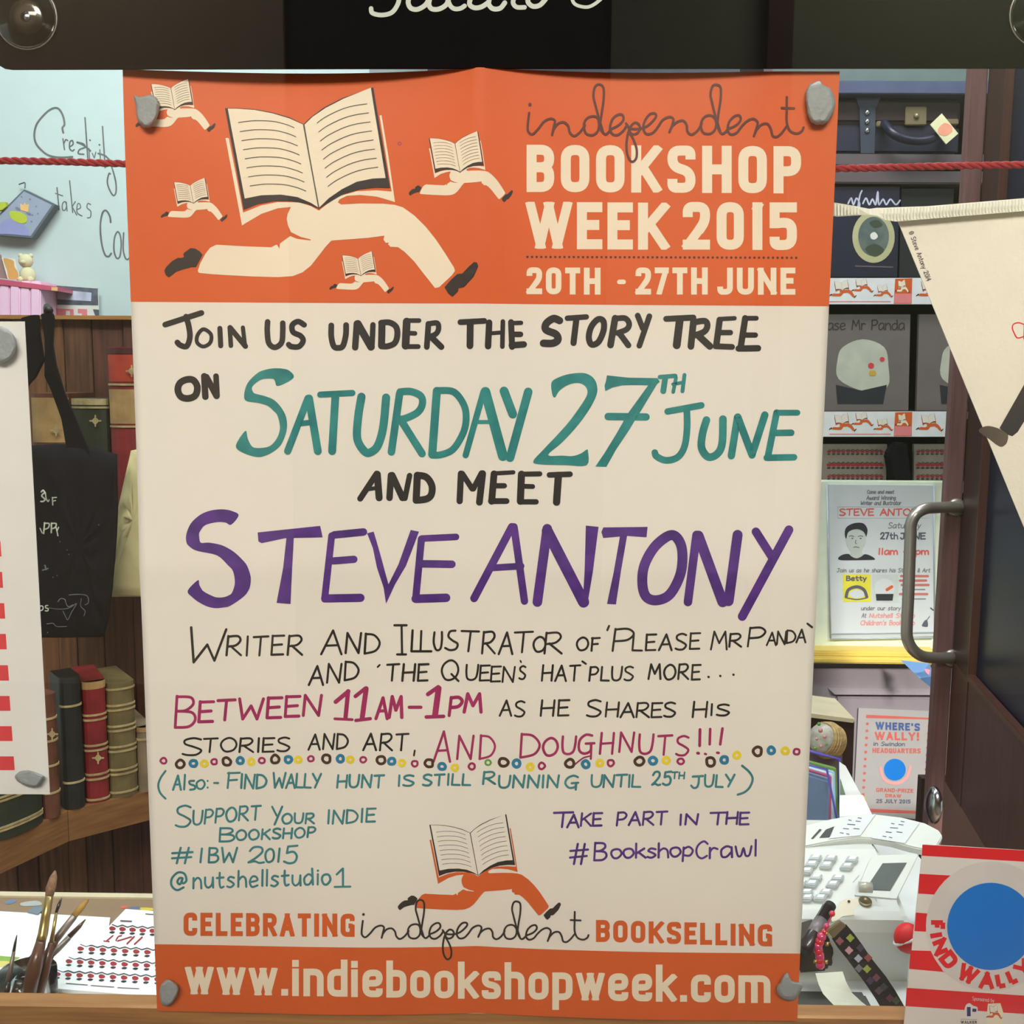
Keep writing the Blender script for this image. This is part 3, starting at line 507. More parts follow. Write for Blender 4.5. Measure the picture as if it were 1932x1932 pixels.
line(tx('A', 1542, 1642, 695, 878, 14, T6) + tx('N', 1687, 1778, 722, 862, 14, T6) + tx('D', 1822, 1910, 715, 858, 14, T6) + tx('D', 252, 357, 665, 800, 15, T7) + tx('O', 377, 460, 688, 788, 15, T7) + tx('U', 485, 560, 678, 778, 14, T7) + parse('C 14 655,672 620,668 585,700 582,755 610,775 645,760 650,720 | L 14 620,718 668,716 | C 12 652,720 650,770 648,805 | C 9 650,788 605,800 558,836 | L 17 1270,638 1268,730 | L 15 1328,635 1325,722 | L 17 1398,632 1385,722 | L 16 1256,772 1262,773 | L 14 1298,776 1304,778 | L 14 1368,770 1376,771', T7) + tx('H', 702, 775, 655, 773, 14, T7) + tx('NUTS', 815, 1205, 658, 768, 14, T7, 8, gap=.28), M['magenta_marker'], 'AND DOUGHNUTS in magenta marker', 1, .08)
line(parse('C 13 72,272 42,315 28,360 40,405 72,440', T8) + tx('A', 120, 168, 300, 386, 13, T8) + tx('l', 185, 192, 296, 385, 13, T8) + parse('C 13 245,332 218,335 222,352 248,362 250,380 222,386 | O 13 285,328 262,345 268,375 292,380 310,355 302,332 | L 12 328,332 328,333 | L 12 328,372 328,373 | L 12 368,345 392,345', T8)
     + tx('F', 450, 522, 282, 375, 13.5, T8) + tx('IND', 530, 685, 292, 376, 13.5, T8, 0, gap=.2) + tx('W', 727, 800, 285, 375, 13.5, T8) + tx('ALLY', 806, 1015, 290, 373, 13.5, T8, 0, gap=.14) + tx('HUNT', 1116, 1398, 297, 372, 13.5, T8) + tx('IS', 1485, 1580, 298, 362, 13.5, T8) + tx('STILL', 1638, 1925, 292, 358, 13.5, T8)
     + tx('R', 97, 165, 262, 330, 13, T9) + tx('UNNIN', 185, 525, 282, 350, 13, T9, 0) + tx('G', 563, 636, 280, 352, 13, T9) + tx('UNTIL', 712, 992, 277, 345, 13, T9, 0, gap=.15) + tx('25', 1060, 1165, 260, 336, 13, T9) + tx('TH', 1172, 1242, 262, 298, 10, T9) + tx('J', 1282, 1345, 282, 350, 13, T9) + tx('ULY', 1358, 1525, 278, 345, 13, T9) + parse('C 13 1570,225 1612,262 1630,300 1615,345 1585,375 1545,390', T9), M['teal_pen'], 'note in brackets about the treasure hunt in teal pen', 1, .06)
line(tx('S', 137, 225, 480, 608, 13, T8) + tx('UPPORT', 240, 648, 515, 600, 13, T8, -12) + tx('Y', 717, 778, 490, 598, 13, T8) + tx('OUR', 782, 975, 530, 590, 13, T8) + tx('INDIE', 1058, 1345, 512, 592, 13, T8, -4) + tx('B', 402, 490, 618, 700, 13.5, T8) + tx('OOKSHOP', 502, 982, 632, 692, 13.5, T8, -6, gap=.26) + tx('#', 112, 235, 738, 832, 13.5, T8) + tx('1', 280, 300, 745, 828, 13.5, T8) + tx('BW', 337, 505, 740, 828, 13.5, T8) + tx('2', 578, 672, 735, 832, 13.5, T8) + tx('01', 680, 770, 745, 825, 13.5, T8) + tx('5', 795, 870, 725, 832, 13.5, T8)
     + tx('@', 107, 205, 888, 998, 13.5, T8) + tx('nutshellstudio', 240, 1075, 888, 984, 13.5, T8, -8, .02, gap=.25) + parse('L 13 1112,900 1148,865 | L 13 1150,865 1150,972 | L 13 1100,976 1195,974', T8), M['teal_pen'], 'support your indie bookshop lines in teal pen', 1, .06)
line(tx('T', 497, 605, 488, 572, 13, T9) + tx('AKE', 575, 772, 502, 574, 13, T9, -4, gap=.16) + tx('PART', 858, 1142, 492, 566, 13, T9, -2, gap=.2) + tx('IN', 1215, 1318, 502, 560, 13, T9) + tx('T', 1390, 1482, 492, 560, 13, T9) + tx('HE', 1482, 1608, 490, 558, 13, T9, gap=.15) + tx('#', 592, 692, 668, 782, 13, T9) + tx('B', 732, 800, 662, 762, 13, T9) + tx('ookshop', 825, 1288, 672, 752, 13, T9, -4, .02, gap=.12) + tx('C', 1310, 1372, 655, 752, 13, T9) + tx('rawl', 1382, 1652, 660, 750, 13, T9, -4, .02, gap=.18), M['purple_marker'], 'take part line and hashtag in purple pen', 1, .06)
pens = {'m': M['magenta_marker'], 'b': M['brown_pen'], 'l': M['blue_pen'], 'y': M['yellow_pen'], 'g': M['green_pen']}
rings = [(T8, x, y, c) for x, y, c in ((60,210,'m'),(163,230,'b'),(242,226,'l'),(308,226,'y'),(368,216,'m'),(443,215,'b'),(527,210,'l'),(592,215,'y'),(658,208,'m'),(737,200,'b'),(818,202,'l'),(878,203,'y'),(956,197,'m'),(1050,198,'b'),(1134,197,'l'),(1195,202,'y'),(1273,203,'m'),(1380,206,'b'),(1446,213,'l'),(1508,222,'y'),(1587,227,'m'),(1673,225,'b'),(1752,244,'l'),(1831,252,'y'))]
rings += [(T9, x, y, c) for x, y, c in ((32,229,'m'),(123,207,'g'),(212,205,'b'),(286,212,'l'),(364,231,'y'),(429,226,'m'),(590,213,'b'),(680,216,'l'),(759,210,'y'),(822,209,'m'),(985,199,'b'),(1062,196,'l'),(1138,195,'y'),(1220,200,'m'),(1390,203,'b'),(1467,192,'l'),(1541,166,'y'),(1658,143,'b'),(1736,138,'l'),(1815,141,'y'),(1881,145,'m'))]
for i, (T, x, y, c) in enumerate(rings):
    r = {'b': 24, 'l': 19, 'y': 17, 'm': 17, 'g': 15}[c]; w = {'b': 17, 'l': 19, 'y': 18, 'm': 13, 'g': 11}[c]
    P = [(x + r * (1 + random.uniform(-.12, .12)) * math.cos(a), y + r * (1 + random.uniform(-.12, .12)) * math.sin(a)) for a in [k * math.pi / 4 for k in range(8)]]
    ink('doughnut_drawing', parse('O %f %s' % (w, ' '.join('%f,%f' % p for p in P)), T), POST, pens[c], poster, 2, 4)
# small marks on the sheet
line(parse('O 2 754,268 757,271 754,274 751,271') , M['magenta_marker'], name='pen_mark')

# ------------------------------------------------------------------ window glass, sill, added light block and stand-in wall opposite
GY = -0.0065
M['glass'] = glassy('window_glass', (252, 252, 252), 0.0, 1.5)
pane = box('window_1', (-1.4, GY - 0.004, -0.5), (1.4, GY, 1.2), M['glass']); tag(pane, kind='structure')
M['sill'] = mat('oak_sill', (176, 128, 72), 0.4, rgb2=(142, 96, 52), scale=7, stretch=(2, 14, 40), bump=0.1)
sill = prism('trim_1', [Vector((-1.4, 0.008, -0.60)), Vector((-1.4, 0.008, -0.2985)), Vector((-1.4, 0.010, -0.2975)), Vector((-1.4, 0.022, -0.2975)), Vector((-1.4, 0.023, -0.60))], (2.8, 0, 0), M['sill']); tag(sill, kind='structure')
fas = box('trim_light_block', (-1.6, -0.03, 0.42), (1.6, 0.03, 2.1), mat('light_block_timber', (60, 40, 30), .5, rgb2=(44, 30, 24), scale=5, stretch=(2, 20, 20))); tag(fas, kind='structure')  # unseen window head, added to keep outside lamps off the shop interior
M['arcade_pale'] = mat('reflect_band_pale', (176, 160, 136), 0.8); M['reflect_band_dark'] = mat('reflect_band_dark', (26, 20, 16), 0.8)
M['arcade_brown'] = mat('reflect_band_brown', (88, 54, 36), 0.6); M['reflect_band_green'] = mat('reflect_band_green', (142, 146, 122), 0.8)
M['stone'] = mat('arcade_paving', (58, 54, 48), 0.9, bump=0.3)
st = box('floor_2', (-4, -4.2, -1.35), (4, -0.02, -1.25), M['stone']); tag(st, kind='structure')
sw = box('wall_street', (-4, -4.2, -1.25), (4, -4.0, 3.2), M['reflect_band_dark']); tag(sw, kind='structure')  # unseen stand-in wall, banded so glass and sign reflect light and dark
box('panel', (-4, -4.0, -1.25), (-0.98, -3.97, 3.2), M['arcade_pale'], sw)
box('panel', (0.36, -4.0, -1.25), (0.98, -3.97, 3.2), M['reflect_band_green'], sw)
box('reflect_post', (0.98, -4.0, -1.25), (1.08, -3.9, 3.2), M['arcade_brown'], sw)
box('panel', (1.08, -4.0, -1.25), (4, -3.97, 3.2), M['reflect_band_green'], sw)

# ------------------------------------------------------------------ black hanging sign over the top of the poster
M['sign'] = mat('blackboard', (9, 7, 6), 0.9, var=0.1, spec=0.1); M['chalk'] = mat('chalk_ink', (206, 210, 196), 0.6)
sign = thing('hanging_sign', 'black sign board with white script hung above the poster', 'sign', at(966, 60, -0.004))
slab('board', [(-10, 112), (-4, 122), (6, 128), (20, 130), (660, 128.5), (1932, 127.5), (1990, 127.5), (1990, -150), (-12, -150)], -0.0035, 0.0025, M['sign'], sign)
ink('lettering', parse('C 32 75,60 85,92 150,106 220,88 262,30 275,-30 | C 34 345,-30 335,20 355,58 400,66 450,40 480,0 | C 34 490,-20 480,30 500,62 550,64 600,35 620,-10 | C 32 610,-10 630,40 660,62 700,60 730,42 | C 34 775,-20 765,30 800,55 850,48 900,15 | C 34 905,-10 900,30 930,62 980,58 1012,20 | C 32 1080,-20 1070,20 1095,50 1150,52 | C 34 1180,-30 1175,15 1210,45 1260,35 1305,-15 | C 24 1480,-20 1495,20 1530,42 1590,50 1640,30 1690,-10', (680, 0, 3.715)), at_y(-0.0036), M['chalk'], sign)
M['clear'] = glassy('clear_plastic', (235, 235, 228), 0.08, 1.5); M['chrome'] = mat('chrome', (215, 218, 220), 0.18, 1.0, 0.02)
M['rim'] = mat('cup_rim', (150, 146, 134), 0.25, spec=0.9); M['rimdark'] = mat('cup_dome', (72, 64, 52), 0.15, spec=1.0, coat=1.0)
def cup(u, v, r, lab):
    c = at(u, v, -0.0064); ax = Vector((0, 1, 0)); t = thing('suction_cup', lab, 'suction cup', c)
    lathe('cup_disc', [(r, 0.0), (r, .0006), (r * .9, .001)], M['clear'], c, ax, t)
    k = []
    for i in range(33):
        a = 2 * math.pi * i / 32; k.append(c + Vector((r * math.cos(a), 0.0008, r * math.sin(a))))
    tube('cup_rim', k[:-1], 0.0006, M['rim'], t, 6, False, True)
    lathe('cup_dome', [(r * .58, 0.0012), (r * .5, .0004), (r * .3, .0002)], M['rimdark'], c, ax, t)
    lathe('centre_pin', [(r * .2, 0.0010), (r * .17, .0001), (.0004, -.0003)], M['chrome'], c, ax, t)
cup(48, 31, 0.0178, 'clear suction cup at the left end of the black sign')
cup(1966, 26, 0.0178, 'clear suction cup at the right end of the black sign')

# ------------------------------------------------------------------ grey putty pressed between paper and glass
def putty(txt, T, lab, ysurf, flat=.8, group='putty blobs on the window posters'):
    P = catmull([p for p in parse('F ' + txt, T)[0][2]], True, 3); n = len(P)
    cx = sum(p[0] for p in P) / n; cy = sum(p[1] for p in P) / n; V = []
    c = at(cx, cy, 0); yb = ysurf(c.x, c.z) if callable(ysurf) else ysurf
    yf = GY + 0.0002
    for s, y in ((.97, yb), (1.03, yb * .7 + yf * .3), (.98, yb * .3 + yf * .7), (flat, yf)):
        for i, p in enumerate(P):
            k = s + (0.02 * math.sin(i * 2.3) if s > .9 else 0.05 * math.sin(i * 1.1))
            V.append(at(cx + (p[0] - cx) * k, cy + (p[1] - cy) * k, y))
    F = []
    for r in range(3):
        for i in range(n): F.append((r * n + i, r * n + (i + 1) % n, (r + 1) * n + (i + 1) % n, (r + 1) * n + i))
    F.append(tuple(3 * n + i for i in range(n))); F.append(tuple(range(n))[::-1])
    o = obj('putty_blob', V, F, M['putty'], None, True)
    for p in o.data.polygons[-2:]: p.use_smooth = False
    tag(o, lab, 'putty', group)
putty('1018,735 1040,725 1060,738 1140,722 1190,750 1210,800 1195,880 1160,950 1110,968 1065,945 1040,890 1032,800', (0, 0, 4.025), 'grey putty blob at the top left corner of the orange poster', relief)
putty('180,617 215,650 260,670 290,720 303,790 280,870 235,930 190,943 140,935 105,890 85,790 82,710 110,650', (1500, 0, 4.025), 'grey putty blob at the top right corner of the orange poster', relief)
putty('1540,1200 1600,1235 1625,1280 1610,1350 1570,1410 1520,1440 1475,1415 1455,1340 1465,1260 1500,1215', (0, 1600, 4.83), 'grey putty blob at the bottom left corner of the orange poster', relief)
putty('1740,628 1765,680 1825,695 1838,720 1815,770 1780,812 1720,808 1680,780 1665,730 1690,690 1710,650', (1000, 1660, 3.578), 'star shaped grey putty blob at the bottom right corner of the orange poster', relief, .7)
putty('-70,760 0,715 60,740 110,790 128,860 115,930 75,975 0,1010 -60,960', (0, 450, 4.293), 'grey putty blob at the top of the red and white poster', 0.0008)
putty('118,890 150,850 220,838 290,860 335,880 325,915 290,955 230,960 160,935', (0, 1250, 4.11), 'flat oval putty blob at the foot of the red and white poster', 0.0008)

# ------------------------------------------------------------------ poster at the left edge
M['white_paper'] = mat('white_paper', (226, 224, 216), 0.7, var=0.02); M['red_print'] = mat('red_print', (214, 66, 68), 0.6)
M['red_flat'] = mat('red_flat', (226, 26, 34), 0.55, var=0.05)
lp = thing('side_poster', 'white poster edged with red squares at the left of the window', 'poster', at(40, 1500, 0.001))
slab('paper_sheet', [(-160, 606.5), (46.5, 606.5), (94, 1498.6), (-130, 1498)], 0.0012, 0.0004, M['white_paper'], lp)
for a, b, x in ((905, 934, -9), (963, 992, -3), (1021, 1050, 3), (1079, 1109, 6), (1138, 1167, 10), (1196, 1225, 13), (1255, 1284, 17), (1313, 1341, 20), (1370, 1398, 24), (1427, 1453, 28)):
    ink('red_square', parse('F %f,%f %f,%f %f,%f %f,%f' % (x - 31, a, x - 2, a, x, b, x - 29, b)), at_y(0.0012), M['red_print'], lp)

# ------------------------------------------------------------------ striped paper bag at the right edge
bag = thing('striped_bag', 'red and white striped poster with blue disc, bottom right of the window', 'poster', at(1820, 1932, 0.001))
TB = (1480, 1560, 4.274); BP = at_y(0.0006)
M['bag_white'] = mat('bag_white', (226, 220, 210), 0.6, var=0.03); M['blue_disc'] = mat('blue_disc', (0, 112, 200), 0.55, rgb2=(4, 124, 214), scale=5)
M['ring_grey'] = mat('ring_grey', (214, 208, 200), 0.6)
slab('paper_sheet', [(1741, 1593), (2060, 1612), (2040, 2060), (1692, 2060)], 0.0006, 0.0004, M['bag_white'], bag)
def circ(cx, cy, r, n=48): return 'F ' + ' '.join('%f,%f' % (cx + r * math.cos(2 * math.pi * i / n), cy + r * math.sin(2 * math.pi * i / n)) for i in range(n))
for s in ('1112,143 1932,188 2400,210 2400,310 1932,280 1108,232', '1088,378 1500,400 1430,560 1078,537', '1060,690 1155,698 1140,845 1048,840', '1015,995 1180,1000 1280,1165 1400,1180 1005,1145', '985,1297 1932,1360 2400,1390 2400,1540 1932,1508 975,1445', '940,1590 1440,1640 1440,1800 925,1760'):
    ink('red_stripe', parse('F ' + s, TB), BP, M['red_flat'], bag)
ink('pale_ring', parse(circ(1662, 800, 522), TB), BP, M['ring_grey'], bag, 2)
ink('blue_disc', parse(circ(1662, 800, 352), TB), BP, M['blue_disc'], bag, 4)
def rotated(st, ox, oy, ang, px, py):
    c, s = math.cos(ang), math.sin(ang)
    return [(k, w, [(px + (x - ox) * c - (y - oy) * s, py + (x - ox) * s + (y - oy) * c) for x, y in P], cp, None) for k, w, P, cp, cl in st]
arc = []
for ch, x, y, wd in (('F', 1228, 795, 62), ('I', 1222, 872, 26), ('N', 1255, 965, 84), ('D', 1325, 1070, 84), ('W', 1478, 1185, 110), ('A', 1630, 1235, 84), ('L', 1745, 1232, 62), ('L', 1835, 1200, 62), ('Y', 1925, 1140, 84), ('!', 2000, 1060, 20)):
    a = math.atan2(800 - y, 1662 - x) + math.pi / 2      # letter tops point to the middle of the disc
    g = [(k, w, P, 'b' if k == 'L' else cp, None) for k, w, P, cp, cl in text(ch, 0, wd * 1.45, 0, 134, 38, BOLD)]
    arc += [(k, w / 4.274, [(1480 + q[0] / 4.274, 1560 + q[1] / 4.274) for q in P], cp, None) for k, w, P, cp, _ in rotated(g, wd * .725, 67, a, x, y)]
ink('lettering', arc, BP, M['red_flat'], bag, 3)
M['navy_print'] = mat('navy_print', (52, 46, 120), 0.6); M['grey_print'] = mat('grey_print', (96, 90, 92), 0.6)
ink('lettering', text('Sponsored by', 1515, 1690, 1368, 1396, 3, HAND, 4, TB, gap=.15), BP, M['ring_grey'], bag, 2)
ink('lettering', text('WALKER', 1420, 1550, 1562, 1585, 6, BOLD, 0, TB) + parse('L 3 1420,1548 1552,1552', TB), BP, M['grey_print'], bag, 2)
ink('white_badge', parse('G 1460,1440 1490,1420 1520,1440 1555,1455 1550,1500 1520,1540 1475,1545 1450,1500', TB), BP, M['bag_white'], bag, 2)
ink('blue_mark', parse('F 1470,1450 1500,1450 1500,1525 1470,1525 | F 1515,1462 1548,1466 1544,1490 1512,1488', TB), BP, M['navy_print'], bag, 3)
ink('white_badge', parse('F 1640,1425 1740,1420 1765,1500 1745,1640 1625,1640 1630,1520', TB), BP, M['cream_print'], bag, 2)
runner(1480 + 1650 / 4.274, 1560 + 1440 / 4.274, 1480 + 1755 / 4.274, 1560 + 1530 / 4.274, M['orange'], None, BP, bag, 3, False)

# ------------------------------------------------------------------ red rope and white bunting behind the glass
M['rope'] = mat('red_cord', (150, 30, 36), 0.75, var=0.25, scale=260)
rope = thing('red_rope', 'twisted dark red cord stretched behind the orange poster', 'rope', at(966, 316, 0.045))
ctrl = [(-500, 297), (-80, 302), (60, 304), (150, 306), (240, 309), (600, 318), (1000, 323), (1400, 321), (1590, 318), (1760, 314), (2000, 310), (2500, 305)]
cp = catmull([tuple(at(u, v, 0.045)) for u, v in ctrl], False, 60)
rs = [Vector(cp[0])]
for q in cp[1:]:
    while (Vector(q) - rs[-1]).length > 0.0011: rs.append(rs[-1] + (Vector(q) - rs[-1]).normalized() * 0.0011)
cp = rs
for s in range(3):
    pts = []
    for i, p in enumerate(cp):
        a = i * 0.0011 / 0.018 * 2 * math.pi + s * 2 * math.pi / 3; pts.append(Vector(p) + Vector((0, math.cos(a), math.sin(a))) * 0.00115)
    tube('rope_strand', pts, 0.00125, M['rope'], rope, 6, False)
M['tape'] = mat('woven_tape', (232, 230, 212), 0.8, var=0.06, scale=60, stretch=(12, 1, 1), bump=0.4); M['pennant'] = mat('pennant_cotton', (236, 228, 208), 0.75, var=0.03, bump=0.2, bscale=300)
bun = thing('bunting', 'white bunting with a cream pennant hanging at the right', 'bunting', at(1800, 400, 0.03))
V = []; F = []; rows = [(1540, 376, 403), (1580, 383, 409), (1610, 388, 407), (1640, 394, 405), (1655, 392, 407), (1670, 392, 415), (1690, 391, 418), (1750, 389, 413), (1932, 374, 398), (2010, 368, 392), (2260, 350, 374)]
for i, (x, a, b) in enumerate(rows):
    tw = 0.004 * math.cos(min(i, 5) / 5 * math.pi)
    V += [at(x, a, 0.03 - tw), at(x, b, 0.03 + tw), at(x, b, 0.0308 + tw), at(x, a, 0.0308 - tw)]
for i in range(len(rows) - 1):
    for k in range(4): F.append((i * 4 + k, i * 4 + (k + 1) % 4, i * 4 + 4 + (k + 1) % 4, i * 4 + 4 + k))
obj('tape', V, F, M['tape'], bun)
ribs = []
for k in range(112):
    x = 1545 + k * 6.2
    if 1625 < x < 1665: continue
    ribs.append((x, ) )
bmr = bmesh.new()
for (x,) in ribs:
    i = max(j for j in range(len(rows)) if rows[j][0] <= x); i = min(i, len(rows) - 2); t = (x - rows[i][0]) / (rows[i + 1][0] - rows[i][0])
    a = rows[i][1] + t * (rows[i + 1][1] - rows[i][1]) + 2; b = rows[i][2] + t * (rows[i + 1][2] - rows[i][2]) - 2
    q = [at(x - 1.2, a, 0.0255), at(x + 1.6, a, 0.0255), at(x + 1.6, b, 0.0255), at(x - 1.2, b, 0.0255)]
    bmr.faces.new([bmr.verts.new(p) for p in q])
r = bmesh.ops.extrude_face_region(bmr, geom=bmr.faces[:]); bmesh.ops.translate(bmr, verts=[v for v in r['geom'] if isinstance(v, bmesh.types.BMVert)], vec=(0, .0008, 0))
wv = objbm('tape_ribs', bmr, M['tape'], bun); wv['kind'] = 'stuff'
fl = thing_pen = slab('pennant', [(1692, 412), (2240, 366), (1968, 1082)], 0.0316, 0.0006, M['pennant'], bun)
PP = at_y(0.0316)
g = text('© Steve Antony 2014', 0, 98, 0, 8.5, 1.4, {**HAND, '©': (.8, 'O.5,0 .1,.2 0,.5 .2,.95 .5,1 .85,.85 1,.5 .85,.15|C.7,.35 .5,.3 .35,.5 .5,.7 .7,.65'), '4': (.6, 'L.7,0 0,.65|L0,.65 1,.65|L.7,0 .7,1')}, gap=.25)
ink('lettering', rotated(g, 0, 4, math.atan2(92, 34), 1719, 437), PP, M['grey_print'], fl, 1, 4)
TP = (1500, 450, 4.0255)
M['boot'] = mat('boot_print', (92, 82, 68), 0.7, var=0.3, scale=40); M['trouser'] = mat('trouser_print', (58, 52, 48), 0.7, var=0.35, scale=25)
ink('trouser_print', parse('F 1552,1440 1640,1285 1739,1110 1830,1000 1900,1020 1860,1200 1739,1390 1690,1470 1650,1502 1600,1485', TP), PP, M['trouser'], fl)
ink('boot_print', parse('G 1395,1455 1430,1430 1480,1425 1550,1445 1605,1480 1618,1505 1605,1555 1570,1582 1530,1565 1470,1520 1410,1480', TP), PP, M['boot'], fl, 2)
ink('glove_outline', parse('C 9 1745,742 1690,755 1665,720 1650,680 1660,650 1700,640 1745,655', TP), PP, M['red_flat'], fl)
ink('jacket_print', parse('F 1737,655 1800,640 1800,790 1735,765', TP), PP, M['trouser'], fl)

# ------------------------------------------------------------------ room shell
M['wall_white'] = mat('wall_paint', (194, 212, 210), 0.8, var=0.02); M['floor'] = mat('floor_boards', (96, 74, 56), 0.6, scale=6, stretch=(20, 1, 1))
M['slate'] = mat('blue_grey_paint', (84, 92, 104), 0.8)
for n, lo, hi, m in (('wall_back', (-2.2, 1.30, -1.3), (-0.25, 1.36, 2.0), 'wall_white'), ('wall_back_2', (-0.31, 2.42, -1.3), (2.2, 2.48, 2.0), 'slate'), ('wall_return', (-0.31, 1.36, -1.3), (-0.25, 2.42, 2.0), 'wall_white'),
                     ('wall_side', (-2.26, 0.0, -1.3), (-2.2, 1.36, 2.0), 'wall_white'), ('wall_right', (2.2, 0.0, -1.3), (2.26, 2.48, 2.0), 'wall_white'), ('floor', (-2.26, 0.04, -1.36), (2.26, 2.48, -1.3), 'floor'), ('ceiling', (-2.26, 0.0, 2.0), (2.26, 2.48, 2.06), 'wall_white')):
    o = box(n, lo, hi, M[m]); tag(o, kind='structure')
    if n == 'wall_back': wall = o
M['wall_pen'] = mat('wall_pen', (104, 108, 106), 0.7, var=0.3); M['brownish'] = mat('brown_wall_pen', (118, 92, 82), 0.7)
TW = (0, 180, 4.392); WS = at_y(1.30)
wl = ink('wall_lettering', parse('C 17 525,310 518,270 535,240 522,170 490,115 450,105 400,130 340,190 300,250 285,330 300,400 350,460 410,500 500,515 600,510 | L 11 522,360 535,450 | C 11 530,400 545,368 562,375 | C 12 582,425 606,405 600,375 580,388 578,440 600,460 615,450 | C 13 640,388 690,402 705,430 660,450 650,482 695,488 | L 12 705,185 728,520 | C 15 640,390 690,412 750,460 | L 9 738,440 742,525 | L 13 745,370 748,374 | L 9 765,480 782,520 | L 9 782,520 795,470 | L 13 823,408 827,412 | L 9 828,450 832,525 | L 12 850,258 872,600 | C 15 815,482 870,500 905,532 | C 13 905,540 935,620 960,720 962,800 942,830 912,790 890,720 903,650 915,652', TW)
     + parse('L 11 473,765 490,945 | L 9 460,812 520,832 | O 9 518,900 540,880 552,915 540,950 520,948 | L 9 550,885 557,958 | L 10 578,708 603,970 | L 9 625,880 597,925 | L 9 600,925 637,992 | C 9 642,945 668,930 660,898 642,905 640,970 680,1000 | C 9 752,905 730,895 722,930 752,960 750,1008 725,1015 | C 15 918,1052 910,1000 880,955 850,975 832,1080 842,1220 870,1318 900,1335 922,1310 | O 13 975,1130 950,1180 945,1280 965,1345 992,1338 1005,1250 998,1165 | C 13 1025,1140 1022,1280 1045,1355 1075,1340 1090,1240 | L 12 1092,1140 1098,1360', TW), WS, M['wall_pen'], wall, 3)
wl['label'] = 'handwritten words on the white wall'

# tilted picture, its neighbour, letter print
M['pic_edge'] = mat('picture_edge', (92, 104, 112), 0.6); M['pic_ground'] = mat('picture_ground', (152, 164, 184), 0.7, var=0.06); M['lilac'] = mat('lilac_print', (146, 152, 200), 0.7)
M['lime'] = mat('lime_print', (186, 200, 60), 0.7); M['apricot'] = mat('apricot_print', (230, 186, 120), 0.7); M['dusk'] = mat('dusk_print', (112, 130, 140), 0.7)
pc = thing('tilted_picture', 'small grey blue canvas hanging by one corner on the white wall', 'picture', at(45, 400, 1.28))
slab('canvas', [(45.5, 357), (104, 386), (60, 449), (-12, 443), (-16, 418)], 1.275, 0.02, M['pic_edge'], pc)
PS = at_y(1.275)
ink('picture_print', parse('F 200,795 432,908 255,1165 -45,1140 -60,1060', TW), PS, M['pic_ground'], pc, 3)
ink('lilac_shape', parse('G 10,1060 80,1020 160,1050 215,1090 235,1160 100,1150 -40,1140', TW), PS, M['lilac'], pc, 6)
ink('lime_shape', parse('G 80,970 110,958 190,975 225,1010 220,1050 180,1062 120,1040 88,1010', TW), PS, M['lime'], pc, 9)
ink('crown_shape', parse('F 170,895 195,910 205,885 220,908 242,900 235,968 172,950', TW), PS, M['apricot'], pc, 9)
ink('dot_print', parse('L 22 140,935 160,945 | L 20 230,975 250,985 | L 12 250,860 252,862 | L 12 300,920 302,922 | L 12 315,980 317,982 | L 12 262,1045 264,1047 | L 12 270,990 272,992 | L 12 180,840 182,842', TW), PS, M['dusk'], pc, 8)
tube('hanging_wire', [at(36, 348, 1.29), at(41, 346, 1.285), at(47, 345, 1.28), at(47, 355, 1.276)], 0.0012, M['pic_edge'], pc, 6)
o = slab('card', [(-30, 382), (10, 381), (12, 389), (4, 396), (-30, 402)], 1.27, 0.01, M['lime']); tag(o, 'yellow green corner of a card beside the tilted picture', 'card')
pr = thing('letter_print', 'black and red letter print on the wall above the panelling', 'print', at(147, 600, 1.29))
M['grey_news'] = mat('grey_newsprint', (196, 202, 220), 0.7, var=0.25, scale=45); M['coral'] = mat('coral_print', (226, 130, 130), 0.7); M['charcoal'] = mat('charcoal_print', (88, 98, 108), 0.7, var=0.4, scale=60)
slab('paper_sheet', [(107, 538), (185, 543), (187, 606), (107, 606)], 1.285, 0.003, M['white_paper'], pr)
ink('dark_frame_print', parse('F 470,1575 810,1600 815,1740 475,1735', TW), at_y(1.285), M['charcoal'], pr, 3)
ink('newsprint_block', parse('F 470,1605 760,1635 755,1705 478,1690', TW), at_y(1.285), M['grey_news'], pr, 6)
ink('letter_shape', parse('F 470,1765 610,1772 612,1840 470,1838 | F 645,1768 722,1772 725,1840 680,1840 680,1808 645,1805', TW), at_y(1.285), M['coral'], pr, 3)
ink('letter_gap', parse('F 548,1785 580,1786 582,1840 548,1838', TW), at_y(1.285), M['white_paper'], pr, 6)
ink('letter_shape', parse('F 770,1772 822,1776 824,1842 795,1842', TW), at_y(1.285), M['charcoal'], pr, 3)

# ------------------------------------------------------------------ pink shelf on the wall
M['pink'] = mat('pink_paint', (246, 206, 230), 0.5, var=0.04); M['rose'] = mat('rose_gloss', (206, 92, 118), 0.3, coat=0.4); M['figure'] = mat('bisque', (214, 206, 166), 0.7)
sh = thing('pink_shelf', 'glossy rose coloured shelf with pink slatted back, top left', 'shelf', at(40, 545, 1.28))
a = at(-60, 519, 1.16).z; 
prism('shelf_board', [at(-70, 517, 1.22), at(108, 541, 1.22), at(108, 549, 1.22), at(-70, 529, 1.22)], (0, 0.075, 0), M['rose'], sh)
for k in range(8):
    x0 = -60 + k * 19.5 + (1 if k else 0); slab('slat', [(x0 / 1.0 - 20, 530), (x0 - 1.4, 530), (x0 - 1.4, 606), (x0 - 20, 606)], 1.2225 - 0.0015 * (k % 2), 0.07, M['pink'], sh, 0.002)
box_ = slab('edge_cap', [(97, 541.5), (108, 542), (108, 549), (97, 548)], 1.218, 0.002, M['apricot'], sh)
